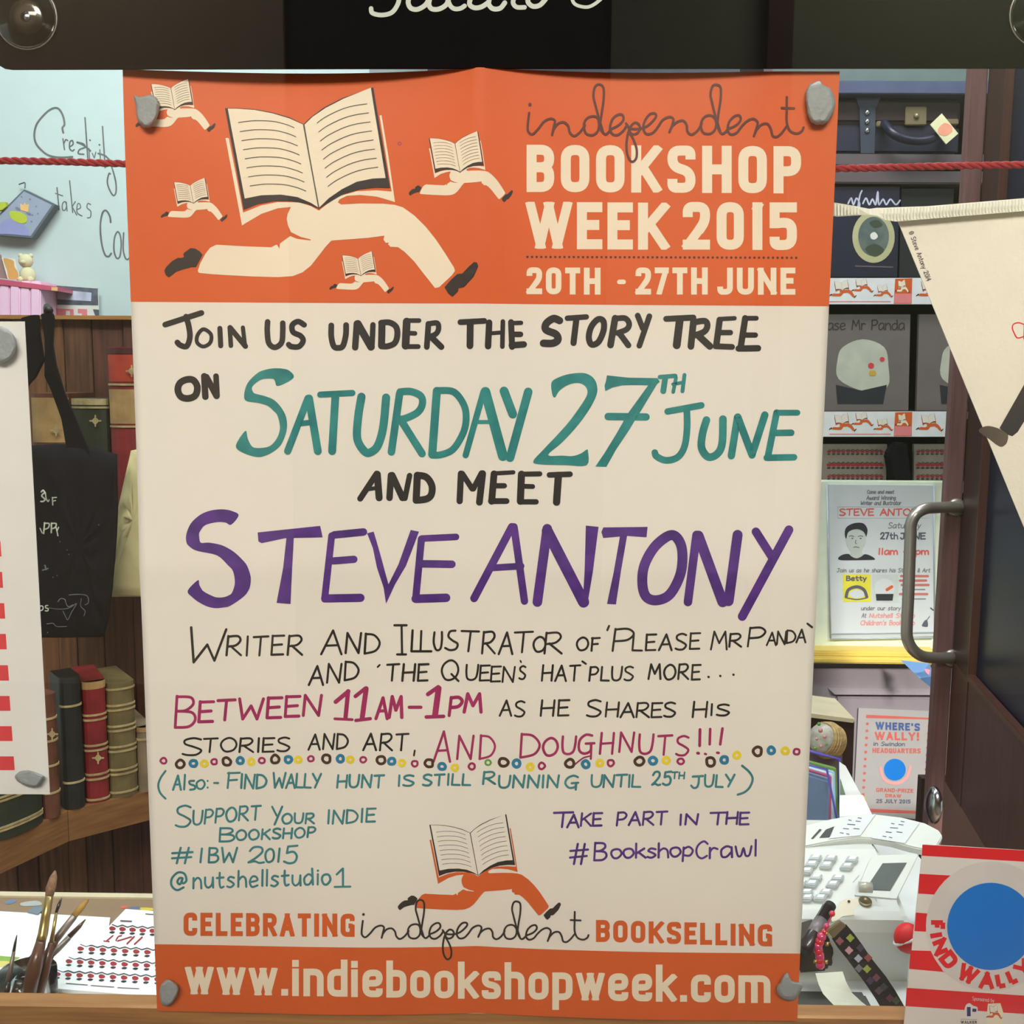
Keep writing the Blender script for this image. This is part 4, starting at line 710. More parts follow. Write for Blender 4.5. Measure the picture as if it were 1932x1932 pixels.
def figure(name, lab, m, u, v, s, Y, back=None):
    """seated toy figure: lower body, chest, head, two ears, two paws"""
    b = at(u, v, Y); t = thing(name, lab, 'figurine', b); k = s
    def ball(n, dx, dz, rx, rz, dy=0.0):
        prof = [(max(1e-4, rx * math.sin(math.pi * i / 10)), rz * -math.cos(math.pi * i / 10)) for i in range(11)]
        return lathe(n, prof, m, b + Vector((dx * k, dy, dz * k)), Vector((0, 0, 1)), t, 16)
    ball('body', 0, 1.0, .95 * k, 1.05 * k); ball('head', -.1, 2.7, .85 * k, .85 * k, -.1 * k)
    ball('ear', -.75, 3.35, .28 * k, .28 * k); ball('ear', .5, 3.35, .28 * k, .28 * k)
    ball('paw', -.6, .45, .4 * k, .35 * k, -.7 * k); ball('paw', .65, .45, .4 * k, .35 * k, -.7 * k); ball('muzzle', -.1, 2.5, .35 * k, .28 * k, -.75 * k)
    return t
figure('toy_figure', 'cream seated toy on the rose shelf', M['figure'], 53, 535, 0.0142, 1.25)
cd2 = thing('picture_card', 'white card with an orange figure leaning on the rose shelf', 'card', at(20, 527, 1.18))
slab('card_sheet', [(3, 486), (28, 488), (37, 527), (14, 526)], 1.235, 0.002, M['white_paper'], cd2)
ink('orange_shape', parse('G 30,1350 75,1355 115,1375 120,1420 150,1470 145,1520 75,1518 60,1450 40,1400', TW), at_y(1.235), mat('amber_print', (214, 162, 92), 0.7), cd2, 3)
o = slab('dark_card', [(-20, 478), (0, 480), (13, 526), (-20, 522)], 1.24, 0.004, mat('taupe_card', (150, 128, 122), 0.7)); tag(o, 'brown card at the left end of the rose shelf', 'card')

# ------------------------------------------------------------------ timber panelling
WOODS = [mat('panel_wood', (104, 68, 44), 0.55, rgb2=(66, 42, 28), scale=5, stretch=(30, 30, 2), bump=0.15), mat('panel_wood_light', (132, 90, 56), 0.55, rgb2=(88, 58, 36), scale=5, stretch=(26, 26, 2), bump=0.15), mat('panel_wood_red', (98, 56, 38), 0.55, rgb2=(60, 36, 26), scale=5, stretch=(32, 32, 2), bump=0.15)]
pn = bpy.data.objects.new('wall_panelling', None); COL.objects.link(pn); pn.location = at(120, 600, 1.05); pn.matrix_world = Matrix.Translation(pn.location); pn['kind'] = 'structure'
zt = at(160, 603, 1.05).z; x0 = at(-80, 600, 1.05).x
wd = [.048, .036, .052, .03, .044, .05, .034, .046, .04, .05, .05]; x = x0
for i, w in enumerate(wd):
    box('plank', (x, 1.05 + (i % 3) * 0.0015, -1.3), (x + w - 0.0015, 1.07, zt), WOODS[(i * 2 + i // 3) % 3], pn, 0.001); x += w
box('backing', (x0 - .05, 1.071, -1.3), (x, 1.08, zt), WOODS[2], pn)
box('ledge', (x0 - .05, 1.04, zt), (x, 1.10, zt + 0.006), M['sill'], pn)

# ------------------------------------------------------------------ old bound books
def leather(n, c, v=.25): return mat(n, c, 0.45, var=v, scale=35, bump=0.25)
M['gilt'] = mat('dull_gilt', (168, 150, 104), 0.45, var=.3, scale=80); M['page_edge'] = mat('page_edge', (198, 182, 140), 0.8)
def bound(lab, m, z, bl, br, vt, bands=(), panels=(), group='bound books on the panelled wall', depth=0.10, orn=None, cap=None, Y=None):
    """an upright bound book whose spine stands between two pixels on the plane z (or on the plane y = Y)"""
    if Y is None: B0, B1 = atz(bl[0], bl[1], z), atz(br[0], br[1], z)
    else: B0, B1 = at(bl[0], bl[1], Y), at(br[0], br[1], Y); B1.z = B0.z
    e = (B1 - B0); w = e.length; e.normalize(); n = Vector((e.y, -e.x, 0));
    if n.dot(CAM - B0) < 0: n = -n
    h = hit((bl[0] + br[0]) / 2, vt, (B0 + B1) / 2, n).z - B0.z
    t = thing('bound_book', lab, 'book', (B0 + B1) / 2, group)
    def arcp(r0, z0, z1, name, mm, grow=0.0):
        pts = []
        for k in range(9):
            a = math.pi * k / 8; pts.append(B0 + e * (w / 2 - (w / 2 + grow) * math.cos(a)) + n * ((0.010 + grow) * math.sin(a)) + Vector((0, 0, z0)))
        if not grow: pts += [B1 - n * depth + Vector((0, 0, z0)), B0 - n * depth + Vector((0, 0, z0))]
        return prism(name, pts, (0, 0, z1 - z0), mm, t)
    arcp(0, 0, h, 'binding', m)
    for f in bands: arcp(0, h * f, h * f + 0.0028, 'raised_band', M['gilt'] if m is not WOODS else m, 0.0012)
    for f0, f1, mm in panels: arcp(0, h * f0, h * f1, 'spine_label', mm, 0.0006)
    if orn:
        P = OnPlane((B0 + B1) / 2 + n * 0.0125, n); u = (bl[0] + br[0]) / 2
        for v in orn:
            s = 5; ink('gilt_flower', parse('L 3 %f,%f %f,%f | L 3 %f,%f %f,%f | O 2.5 %f,%f %f,%f %f,%f %f,%f' % (u - 2 * s, v, u + 2 * s, v, u, v - 2 * s, u, v + 2 * s, u - s, v, u, v - s, u + s, v, u, v + s)), P, M['gilt'], t, 3)
    return t
L = {'green': leather('green_leather', (44, 50, 36)), 'black': leather('black_leather', (32, 34, 30)), 'red': leather('red_leather', (122, 34, 34)), 'olive': leather('olive_leather', (104, 92, 58)),
     'brown': leather('brown_leather', (98, 60, 42), .35), 'tan': leather('tan_leather', (166, 132, 84)), 'orange': leather('rust_leather', (168, 60, 40)), 'grey': leather('grey_leather', (128, 112, 88)), 'plum': leather('plum_leather', (70, 34, 38))}
G1 = 'old books behind the cloth bags'; G2 = 'old books on the angled shelf'
zs = at(150, 1010, 0.93).z
shb = box('book_ledge', (at(0, 1000, .93).x - .1, 0.898, zs - 0.02), (at(300, 1000, .93).x, 1.045, zs), WOODS[1]); tag(shb, 'wooden book ledge hidden behind the dark cloth bag', 'shelf')
bound('dark green book with a gilt flower behind the bag strap', L['green'], 0, (146, 1010), (214, 1010), 752, (.28, .36, .93), ((.955, 1.0, M['gilt']),), G1, .1, (794,), Y=0.93)
bound('tall red and tan book beside the orange poster', L['red'], 0, (217, 1010), (280, 1010), 655, (.58, .80), ((.60, .78, L['tan']), (.82, .96, L['orange']), (.965, .995, L['plum'])), G1, .1, (700,), Y=0.925)
bound('brown book with gilt tooling left of the bag strap', L['brown'], 0, (72, 1010), (140, 1010), 742, (.30, .62), ((.66, .97, L['tan']),), G1, .1, (812,), Y=0.93)

# angled shelf
ZS = -0.50
A, B, C = atz(-80, 1622, ZS), atz(128, 1530, ZS), atz(320, 1483, ZS)
shf = thing('angled_shelf', 'brown wooden shelf running at an angle under the old books', 'shelf', B)
M['shelf_wood'] = mat('shelf_wood', (138, 98, 54), 0.5, rgb2=(112, 74, 40), scale=6, stretch=(3, 3, 30), bump=0.1)
bk = lambda p: Vector((p.x - 0.1, 1.045, ZS))
prism('shelf_board', [A, B - (B - A).normalized() * 0.0008, Vector((B.x - .05, 1.045, ZS)), Vector((A.x - .3, 1.045, ZS))], (0, 0, -0.045), M['shelf_wood'], shf)
prism('shelf_board', [B, C, Vector((C.x + .02, 1.045, ZS)), Vector((B.x - .048, 1.045, ZS))], (0, 0, -0.045), M['shelf_wood'], shf)
bound('brown red book with worn gilt, leftmost upright on the angled shelf', L['brown'], ZS, (83, 1545), (113, 1534), 1305, (.2, .42, .62, .8), (), G2, .02, (1385,))
bound('near black book, second upright on the angled shelf', L['black'], ZS, (122, 1527), (161, 1518), 1274, (.2, .78), (), G2, .045)
bound('red book with tan head band on the angled shelf', L['red'], ZS, (163, 1514), (207, 1506), 1282, (.02, .19, .23, .43, .47, .68, .72), ((.94, 1.0, L['tan']),), G2, .09, (1430,))
bound('olive green book with many ribs on the angled shelf', L['olive'], ZS, (209, 1505), (260, 1494), 1284, (.04, .2, .24, .4, .44, .58, .62, .76, .8, .94), (), G2, .09)
bound('short grey tan book at the right end of the angled shelf', L['grey'], ZS, (261, 1493), (290, 1487), 1368, (.8,), ((.93, 1.0, L['tan']),), G2, .09)
bound('wide dark green book below the red and white poster', L['green'], ZS, (-30, 1594), (81, 1548), 1462, (.15, .2, .66, .72), (), G2, .06)

# ------------------------------------------------------------------ cloth bags
def cloth(name, px, Y, th, m, par, sub=3, amp=0.004):
    """soft bag body: front outline bulging in the middle"""
    P = px; n = len(P); cx = sum(p[0] for p in P) / n; cy = sum(p[1] for p in P) / n; V = []; F = []
    rings = [(1.0, 0), (.97, -.5), (.85, -.85), (.6, -1.0), (.3, -1.0)]
    for s, d in rings:
        for i, p in enumerate(P):
            w = amp * math.sin(i * 1.7 + s * 9)
            V.append(at(cx + (p[0] - cx) * s, cy + (p[1] - cy) * s, Y + d * th / 2 + w * (s < 1)))
    V.append(at(cx, cy, Y - th / 2)); c = len(V) - 1
    for r in range(len(rings) - 1):
        for i in range(n): F.append((r * n + i, r * n + (i + 1) % n, (r + 1) * n + (i + 1) % n, (r + 1) * n + i))
    r = len(rings) - 1
    for i in range(n): F.append((r * n + i, r * n + (i + 1) % n, c))
    b0 = len(V)
    for p in P: V.append(at(p[0], p[1], Y) + Vector((0, th / 3, 0)))
    for i in range(n): F.append((i, b0 + i, b0 + (i + 1) % n, (i + 1) % n))
    F.append(tuple(b0 + i for i in range(n)))
    return obj(name, V, F, m, par, True)
M['navy_cloth'] = mat('navy_cotton', (13, 13, 17), 0.95, spec=0.2, var=0.2, scale=18, bump=0.0); M['tan_cloth'] = mat('calico', (196, 184, 134), 0.9, var=0.1, scale=14, bump=0.3, bscale=30)
def dens(P, k=3): return [(a[0] + (b[0] - a[0]) * t / k, a[1] + (b[1] - a[1]) * t / k) for a, b in zip(P, P[1:] + P[:1]) for t in range(k)]
tb = thing('cloth_bag', 'cream calico bag hanging between the dark bag and the orange poster', 'bag', at(250, 1120, .88))
cloth('bag_body', dens([(247, 850), (300, 840), (330, 1126), (211, 1126), (217, 1040), (220, 970), (231, 920)]), .885, .02, M['tan_cloth'], tb)
tb = thing('cloth_bag', 'black cloth tote bag with white chalky writing, hung by its straps', 'bag', at(130, 1200, .82))
cloth('bag_body', dens([(40, 842), (100, 838), (160, 842), (216, 858), (218, 960), (216, 1010), (208, 1110), (200, 1170), (192, 1202), (130, 1203), (60, 1203), (50, 1100)]), .80, .03, M['navy_cloth'], tb)
slab('strap', [(76, 592), (98, 590), (101, 600), (98, 650), (105, 690), (120, 740), (150, 810), (172, 862), (128, 865), (115, 790), (95, 735), (83, 710), (84, 640)], .792, .006, M['navy_cloth'], tb, 0.001)
slab('strap', [(38, 600), (60, 594), (72, 594), (74, 630), (82, 680), (66, 712), (52, 727), (40, 850), (20, 850), (30, 700)], .80, .006, M['navy_cloth'], tb, 0.001)
M['dark_metal'] = mat('dark_metal', (40, 36, 34), .5, .5)
tube('hook', [at(92, 586, .80), at(90, 580, .86), at(90, 585, .95), at(90, 592, 1.04)], 0.006, M['dark_metal'], tb, 8)
TT = (0, 850, 4.294); M['chalky'] = mat('chalk_writing', (176, 180, 160), 0.8, var=.3, scale=80); M['chalk_dim'] = mat('chalk_dim', (96, 98, 104), 0.8, var=.4, scale=80)
TS2 = at_y(.7805)
ink('lettering', parse('C 12 335,335 350,322 362,340 345,355 340,370 365,395 350,412 332,412 | C 10 368,340 375,390 390,412 398,400 | L 10 425,380 428,440 | L 9 425,382 458,380 | L 9 428,410 450,405 | L 9 325,630 342,668 | L 12 362,585 354,672 | C 11 360,590 398,592 392,625 358,640 | L 12 418,588 416,665 | C 11 418,590 455,592 448,622 418,635 | L 10 455,622 470,690 | L 9 475,622 462,655 | O 9 335,1258 318,1270 325,1295 345,1290 350,1268 | C 9 388,1255 370,1258 372,1275 390,1280 388,1298 368,1298', TT), TS2, M['chalky'], tb, 2, 3)
ink('chalk_drawing', parse('C 7 470,1225 490,1200 525,1205 535,1235 555,1265 590,1250 | C 7 560,1170 620,1165 690,1170 715,1195 715,1235 690,1250 | C 6 400,1275 480,1285 560,1275 620,1240 580,1310 550,1370 530,1340 510,1300 | C 6 660,1200 655,1260 690,1300 680,1340 | C 6 380,1405 430,1400 460,1425 540,1425 | L 12 365,930 375,965 | L 10 345,970 390,955 | L 8 485,737 486,738 | L 8 545,805 546,806 | L 8 558,840 559,842 | L 8 800,602 801,603 | L 7 430,1025 431,1028 | L 7 462,1012 463,1014 | L 8 386,1474 387,1475', TT), TS2, M['chalk_dim'], tb, 2, 3)

# ------------------------------------------------------------------ display counter and what lies on it
ZT = -0.36
M['counter'] = mat('paint_stained_wood', (150, 128, 100), 0.6, rgb2=(128, 104, 80), scale=8); M['counter_edge'] = mat('pale_edge', (206, 196, 164), 0.6); M['counter_white'] = mat('white_laminate', (222, 228, 226), 0.4)
yb = atz(100, 1695, ZT).y
ct = thing('display_counter', 'low wooden display counter behind the window, smeared with paint', 'counter', (0, .2, ZT))
box('top', (0.4305, 0.045, ZT - 0.03), (1.2, 0.34, ZT), M['counter_white'], ct); box('top', (-1.2, 0.045, ZT - 0.03), (0.12, yb, ZT), M['counter'], ct); box('back_lip', (-1.2, yb, ZT - 0.03), (0.12, yb + 0.008, ZT + 0.002), M['counter_edge'], ct)
box('top', (0.121, 0.045, ZT - 0.03), (0.43, 0.475, ZT), M['counter_white'], ct)
CT = OnPlane((0, 0, ZT), (0, 0, 1))
for s, c in (('10,1702 25,1697 30,1702 14,1707', (104, 128, 160)), ('40,1704 70,1700 78,1708 44,1710', (170, 176, 170)), ('228,1710 240,1709 240,1713 230,1715', (200, 100, 86)), ('246,1712 262,1711 260,1716 246,1716', (96, 110, 140)), ('266,1713 288,1714 290,1718 268,1718', (206, 190, 60))):
    ink('paint_smear', parse('G ' + s), CT, mat('paint_smear', c, 0.5), ct, 3)
M['sheet'] = mat('drawing_paper', (240, 246, 246), 0.6, var=0.01)
def on_top(px, z): return [atz(u, v, z) for u, v in px]
sp = thing('drawing_sheet', 'large white drawing sheet lying on the counter under the brushes', 'paper', atz(100, 1800, ZT))
prism('paper_sheet', on_top([(-90, 1714), (208, 1731), (168, 1960), (-140, 1960)], ZT + .0025), (0, 0, -0.002), M['sheet'], sp)
SP = OnPlane((0, 0, ZT + .0025), (0, 0, 1)); T20 = (0, 1600, 4.83)
ink('leaf_drawing', parse('G -20,990 60,990 180,1000 120,1030 60,1060 0,1080 -30,1060 | G 190,1080 240,1030 300,1010 290,1060 240,1075', T20), SP, mat('leaf_green', (140, 178, 82), 0.6), sp, 2)
ink('yellow_drawing', parse('G -10,1040 50,1035 90,1045 40,1075 0,1090', T20), SP, mat('lemon_wash', (222, 212, 120), 0.6), sp, 4)
ink('blue_wash', parse('F -60,1120 60,1100 220,1075 250,1110 200,1180 60,1300 -60,1300', T20), SP, mat('blue_wash', (176, 208, 222), 0.6), sp, 3)
o = prism('photo_print', on_top([(52, 1720), (66, 1708), (84, 1713), (72, 1724)], ZT + .004), (0, 0, -0.001), M['dusk']); tag(o, 'small black and white print at the back of the counter', 'print')
# open picture book lying flat, seen upside down
tl, blp = atz(237, 1715, ZT + .014), atz(92, 1864, ZT + .014); e1 = (blp - tl); e2 = Vector((-e1.y, e1.x, 0)).normalized()
if e2.x < 0: e2 = -e2
book = thing('picture_book', 'white picture book with rows of red and black marks, lying upside down', 'book', tl)
prism('cover', [tl, blp, blp + e2 * .25, tl + e2 * .25], (0, 0, -0.003), M['sheet'], book)
dz = Vector((0, 0, -.0031)); prism('page_block', [tl + e2 * .003 + e1 * .01 + dz, blp + e2 * .003 - e1 * .01 + dz, blp + e2 * .247 - e1 * .01 + dz, tl + e2 * .247 + e1 * .01 + dz], (0, 0, -0.009), M['page_edge'], book)
BS = OnPlane(tl, (0, 0, 1)); M['dark_red'] = mat('dark_red_print', (150, 34, 42), 0.6); M['ink_black'] = mat('ink_black', (34, 36, 38), 0.6)
def band_row(name, pts, surf, parent, sc=1.0, lay=2, flip=False):
    """generic repeated marks: a red blob over a black oval with a grey wave"""
    r, b, w = [], [], []
    for (x, y) in pts:
        f = -1 if flip else 1
        r += parse('G %f,%f %f,%f %f,%f %f,%f %f,%f' % (x - 6 * sc, y - 1 * sc, x - 1 * sc, y - 4 * sc * f, x + 6 * sc, y - 1 * sc, x + 5 * sc, y + 3 * sc, x - 3 * sc, y + 4 * sc))
        b += parse('G %f,%f %f,%f %f,%f %f,%f' % (x - 6 * sc, y + 8 * sc * f, x - 1 * sc, y + 5.5 * sc * f, x + 5 * sc, y + 7 * sc * f, x, y + 10 * sc * f))
    for a_, c_ in zip(pts, pts[1:]): w += parse('L %f %f,%f %f,%f' % (1.6 * sc, a_[0], a_[1] - 7 * sc, (a_[0] + c_[0]) / 2, a_[1] - 3 * sc)) + parse('L %f %f,%f %f,%f' % (1.6 * sc, (a_[0] + c_[0]) / 2, a_[1] - 3 * sc, c_[0], c_[1] - 7 * sc))
    ink(name, r, surf, M['dark_red'], parent, lay); ink(name, b, surf, M['ink_black'], parent, lay + 1); ink(name, w, surf, M['ink_black'], parent, lay + 2)
for y, x0, n in ((1752, 212, 8), (1790, 152, 11), (1814, 130, 12), (1838, 108, 13)):
    band_row('mark_row', [(x0 + i * (21 if y > 1760 else 19), y + i * 1.1) for i in range(n)], BS, book)
ink('lettering', parse('L 2.5 201,1776 213,1766 | C 2.5 219,1775 223,1768 229,1766 | L 2.5 222,1776 248,1768 | L 3 240,1781 253,1768 | L 3 254,1782 268,1769 | L 2 196,1776 206,1777'), BS, M['dark_red'], book, 3)
ink('small_text', parse('L 1.5 125,1856 165,1859 | L 1.5 172,1860 215,1863 | L 1.5 222,1864 262,1866 | L 3 228,1738 248,1739 | L 2 275,1725 290,1726'), BS, M['grey_print'], book, 3)
# brushes in a glass jar
M['wood_handle'] = mat('varnished_handle', (86, 56, 38), 0.35, var=.3, coat=.3); M['ferrule'] = mat('brass_ferrule', (186, 162, 104), 0.3, .8); M['bristle'] = mat('bristle', (132, 100, 74), 0.9, var=.3, scale=90, stretch=(6, 6, 1)); M['dark_handle'] = mat('dark_handle', (36, 28, 26), 0.35, coat=.4); M['bristle_gold'] = mat('gold_bristle', (156, 122, 60), 0.9, var=.3); M['steel_f'] = mat('grey_ferrule', (140, 126, 116), 0.4, .6)
def brush(lab, pts, Y0, Y1, mats):
    """pts: (u, v, r_px) along the brush; mats: (material, first, last, name)"""
    n = len(pts) - 1; W_ = [at(p[0], p[1], Y0 + (Y1 - Y0) * i / n) for i, p in enumerate(pts)]; R = [p[2] * (W_[i] - CAM).length / FPX for i, p in enumerate(pts)]
    t = thing('paint_brush', lab, 'paintbrush', W_[-1], 'paintbrushes in the jar')
    for m, a, b, nm in mats: tube(nm, W_[a:b + 1], R[a:b + 1], m, t, 10, False)
brush('thick paintbrush with pale bristles standing tallest in the jar', [(104, 1643, 1.5), (101, 1655, 6), (96, 1675, 8), (93, 1690, 6.5), (93, 1691, 6.5), (86, 1730, 7.5), (81, 1762, 8), (77, 1776, 8), (77, 1777, 8), (66, 1822, 12), (50, 1890, 12)], .10, .06, [(M['bristle'], 0, 3, 'bristles'), (M['ferrule'], 4, 7, 'ferrule'), (M['wood_handle'], 8, 10, 'handle')])
brush('thin paintbrush with green black tip beside the thick one', [(116, 1694, 1), (111, 1708, 3), (106, 1722, 2.5), (106, 1723, 2.5), (101, 1755, 3), (97, 1778, 4), (97, 1779, 5), (85, 1830, 8), (70, 1890, 8)], .09, .07, [(M['dark_handle'], 0, 2, 'bristles'), (M['ferrule'], 3, 5, 'ferrule'), (M['wood_handle'], 6, 8, 'handle')])
brush('flat gold bristled paintbrush leaning right in the jar', [(165, 1698, 3), (155, 1710, 5.5), (140, 1728, 5.5), (140, 1729, 5.5), (118, 1757, 6), (104, 1775, 6), (104, 1776, 6), (80, 1820, 9), (45, 1885, 10)], .12, .07, [(M['bristle_gold'], 0, 2, 'bristles'), (M['steel_f'], 3, 5, 'ferrule'), (M['wood_handle'], 6, 8, 'handle')])
brush('red brown pointed paintbrush leaning furthest right', [(161, 1735, 1), (150, 1748, 3.5), (130, 1768, 4.5), (130, 1769, 4.5), (110, 1790, 5), (96, 1802, 5.5), (96, 1803, 5.5), (70, 1850, 9), (50, 1890, 9)], .13, .08, [(M['wood_handle'], 0, 2, 'bristles'), (M['steel_f'], 3, 5, 'ferrule'), (M['dark_handle'], 6, 8, 'handle')])
brush('small fine paintbrush at the far left of the window', [(32, 1764, .6), (29, 1778, 2), (26, 1795, 2.6), (26, 1796, 2.6), (19, 1835, 4), (15, 1852, 4.2), (15, 1853, 4.5), (10, 1885, 5)], .07, .06, [(M['dark_handle'], 0, 2, 'bristles'), (M['steel_f'], 3, 5, 'ferrule'), (M['dark_handle'], 6, 7, 'handle')])
brush('dark handled paintbrush lying low across the jar', [(62, 1800, 2), (52, 1822, 8), (38, 1850, 9), (38, 1851, 9), (30, 1880, 9)], .12, .09, [(M['dark_handle'], 0, 2, 'bristles'), (M['dark_handle'], 3, 4, 'handle')])
jc = at(52, 1850, .085); jc.z = ZT + .003
jar = thing('brush_jar', 'clear glass jar holding the paintbrushes', 'jar', jc)
jh = at(60, 1832, .085).z - jc.z
lathe('jar_glass', [(.019, 0), (.02, .002), (.0205, jh * .6), (.0205, jh)], M['clear'], jc, Vector((0, 0, 1)), jar)

# ------------------------------------------------------------------ bookcase in the alcove on the right
M['mauve'] = mat('mauve_board', (92, 82, 86), 0.55, var=.05); M['pale_band'] = mat('pale_teal_band', (96, 112, 110), 0.4); M['lav'] = mat('lavender_band', (76, 84, 112), 0.4)
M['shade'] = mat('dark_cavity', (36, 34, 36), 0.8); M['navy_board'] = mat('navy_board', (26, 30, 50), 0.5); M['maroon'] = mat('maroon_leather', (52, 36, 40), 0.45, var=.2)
bc = thing('bookcase', 'painted bookcase in the alcove right of the orange poster', 'bookcase', at(1680, 900, 2.2))
Y0 = 2.0; xl, xr = at(1440, 600, Y0).x, at(1870, 600, Y0).x
def zz(v, Y=Y0): return at(1660, v, Y).z
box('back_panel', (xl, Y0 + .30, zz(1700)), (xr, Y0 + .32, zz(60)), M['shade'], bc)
for a, b, m in ((100, 156, 'pale_band'), (156, 181, 'lav')): box('header_board', (xl, Y0 - (.02 if a == 156 else 0), zz(b)), (xr, Y0 + .29, zz(a) - .0005), M[m], bc, 0.002)
for a, b in ((290, 313), (322, 346)): box('shelf_board', (xl, Y0, zz(b)), (xr, Y0 + .29, zz(a)), M['mauve'], bc, 0.003)
for a, b in ((524, 540), (776, 790), (912, 930)): box('shelf_board', (xl, Y0 + .004, zz(b)), (xr, Y0 + .29, zz(a)), M['mauve'], bc, 0.002)
box('side_panel', (xr, Y0 - .0, zz(1700)), (xr + .02, Y0 + .3, zz(60)), M['mauve'], bc)
box('side_panel', (xl - .02, Y0 - .0, zz(1700)), (xl, Y0 + .3, zz(60)), M['mauve'], bc)
# suitcase
sc_ = thing('suitcase', 'old dark suitcase with brass lock on the top shelf', 'suitcase', at(1680, 288, Y0 + .1))
z0, z1, zm = zz(289.5), zz(184), zz(232)
box('suitcase_body', (at(1450, 250, Y0).x, Y0 + .012, z0), (at(1815, 250, Y0).x, Y0 + .25, zm), M['navy_board'], sc_, 0.008)
box('suitcase_lid', (at(1450, 250, Y0).x, Y0 + .012, zm + .001), (at(1815, 250, Y0).x, Y0 + .25, z1), M['maroon'], sc_, 0.008)
M['strap_grey'] = mat('grey_strap', (58, 66, 80), 0.4); M['brass'] = mat('old_brass', (150, 138, 108), 0.35, .6); M['navy_handle'] = mat('navy_handle', (26, 30, 52), 0.4)
slab('strap', [(1615, 183), (1662, 183), (1652, 205), (1650, 289), (1624, 289), (1622, 205)], Y0 + .006, .005, M['strap_grey'], sc_)
for v in (212, 229, 246): lathe('stud', [(.006, 0), (.006, .003), (.002, .005)], M['chrome'], at(1636, v, Y0 + .006), Vector((0, -1, 0)), sc_, 14)
slab('lock_plate', [(1709, 201), (1749, 201), (1748, 236), (1708, 236)], Y0 + .004, .008, M['brass'], sc_, 0.002)
lathe('lock_button', [(.007, 0), (.006, .004), (.002, .006)], M['brass'], at(1729, 219, Y0 + .004), Vector((0, -1, 0)), sc_, 14)
tube('handle', [at(1668, 232, Y0), at(1682, 250, Y0 - .03), at(1705, 262, Y0 - .035), at(1735, 266, Y0 - .035), at(1762, 260, Y0 - .03), at(1785, 240, Y0)], .010, M['navy_handle'], sc_, 10)
for u, v in ((1666, 234), (1797, 230)): slab('clip', [(u - 12, v - 6), (u + 12, v - 6), (u + 12, v + 5), (u - 12, v + 5)], Y0 + .002, .01, M['brass'], sc_, 0.002)
tg = thing('luggage_tag', 'cream luggage tag with an orange disc tied to the suitcase handle', 'tag', at(1780, 240, Y0 - .04))
slab('tag_card', [(1755, 235), (1777, 214), (1808, 252), (1785, 272)], Y0 - .045, .003, mat('cream_card', (226, 224, 178), 0.6), tg)
ink('orange_disc', parse('G 1770,243 1782,232 1795,238 1796,248 1784,256 1772,253'), at_y(Y0 - .045), mat('salmon_print', (236, 160, 130), 0.6), tg, 4)
# navy book with an oval picture and its dark neighbour
nb = thing('navy_book', 'navy hardback with an oval cream framed picture on its cover', 'book', at(1640, 520, Y0))
slab('cover', [(1470, 352), (1698, 352), (1693, 523), (1470, 523)], Y0 + .01, .02, M['navy_board'], nb, .001)
NB = at_y(Y0 + .01)
ink('oval_frame', parse('F ' + ' '.join('%f,%f' % (1648 + 40 * math.cos(k * .196), 447 + 49 * math.sin(k * .196)) for k in range(32))), NB, mat('oval_cream', (184, 182, 138), 0.6), nb, 4)
ink('oval_picture', parse('F ' + ' '.join('%f,%f' % (1648 + 29 * math.cos(k * .196), 446 + 37 * math.sin(k * .196)) for k in range(32))), NB, mat('oval_green', (76, 92, 92), 0.6, rgb2=(108, 120, 110), scale=30), nb, 8)
ink('oval_shapes', parse('G 1632,470 1650,460 1668,472 1650,484 | G 1640,420 1655,415 1665,425 1650,430'), NB, mat('oval_dark', (60, 74, 54), 0.6), nb, 11)
ink('oval_shapes', parse('G 1642,442 1650,438 1656,446 1650,452 1643,450'), NB, M['white_paper'], nb, 12)
ink('script_title', parse('C 3 1600,384 1606,374 1610,386 1616,374 1622,386 1618,396 1622,370 1626,360 | C 3 1628,384 1634,374 1640,386 1646,376 1652,386 1656,362 1658,386 1666,376 1672,386 1680,376 1690,386 1698,378'), NB, M['grey_news'], nb, 4, 3)
ink('small_text', parse('L 2.5 1614,502 1684,504'), NB, M['grey_print'], nb, 4)
db = slab('dark_book', [(1701, 356), (1800, 356), (1790, 523), (1696, 523)], Y0 + .02, .03, mat('dark_green_board', (30, 34, 34), 0.5)); tag(db, 'dark green hardback standing behind the pennant on the shelf', 'book')

# shelf strips with small running books
M['strip_paper'] = mat('strip_paper', (226, 230, 230), .5)
def strip(v0, v1, xs, lab):
    t = thing('shelf_strip', lab, 'shelf label', at(1640, v1, Y0 - .005), 'printed strips on the shelf edges')
    slab('strip_card', [(1470, v0), (xs, v0 - 1), (xs - 3, v1), (1468, v1)], Y0 - .006, .002, M['strip_paper'], t)
    P = at_y(Y0 - .006)
    ink('orange_block', parse('F 1689,%f 1721,%f 1720,%f 1686,%f' % (v0 + 1, v0, v1 - 1, v1 - 1)), P, M['orange'], t, 3)
    ink('pink_block', parse('F 1688,%f 1720,%f 1719,%f 1686,%f' % (v1 - 20, v1 - 20, v1 - 2, v1 - 2)), P, M['coral'], t, 5)
    for (x, y, s) in ((1574, v0 + 6, 42), (1614, v0 + 2, 34), (1655, v0 + 14, 30), (1738, v0 + 6, 42)):
        if x + s < xs: runner(x, y, x + s, y + s * .62, M['orange'], None, P, t, 4, False)
    runner(1694, v0 + 5, 1716, v0 + 24, M['cream_print'], None, P, t, 7, False)
    ink('strip_text', parse('L 1.5 1565,%f 1680,%f' % (v1 - 5, v1 - 5)), P, M['coral'], t, 4)
strip(525, 574, 1830, 'white shelf strip with orange runners under the navy book')
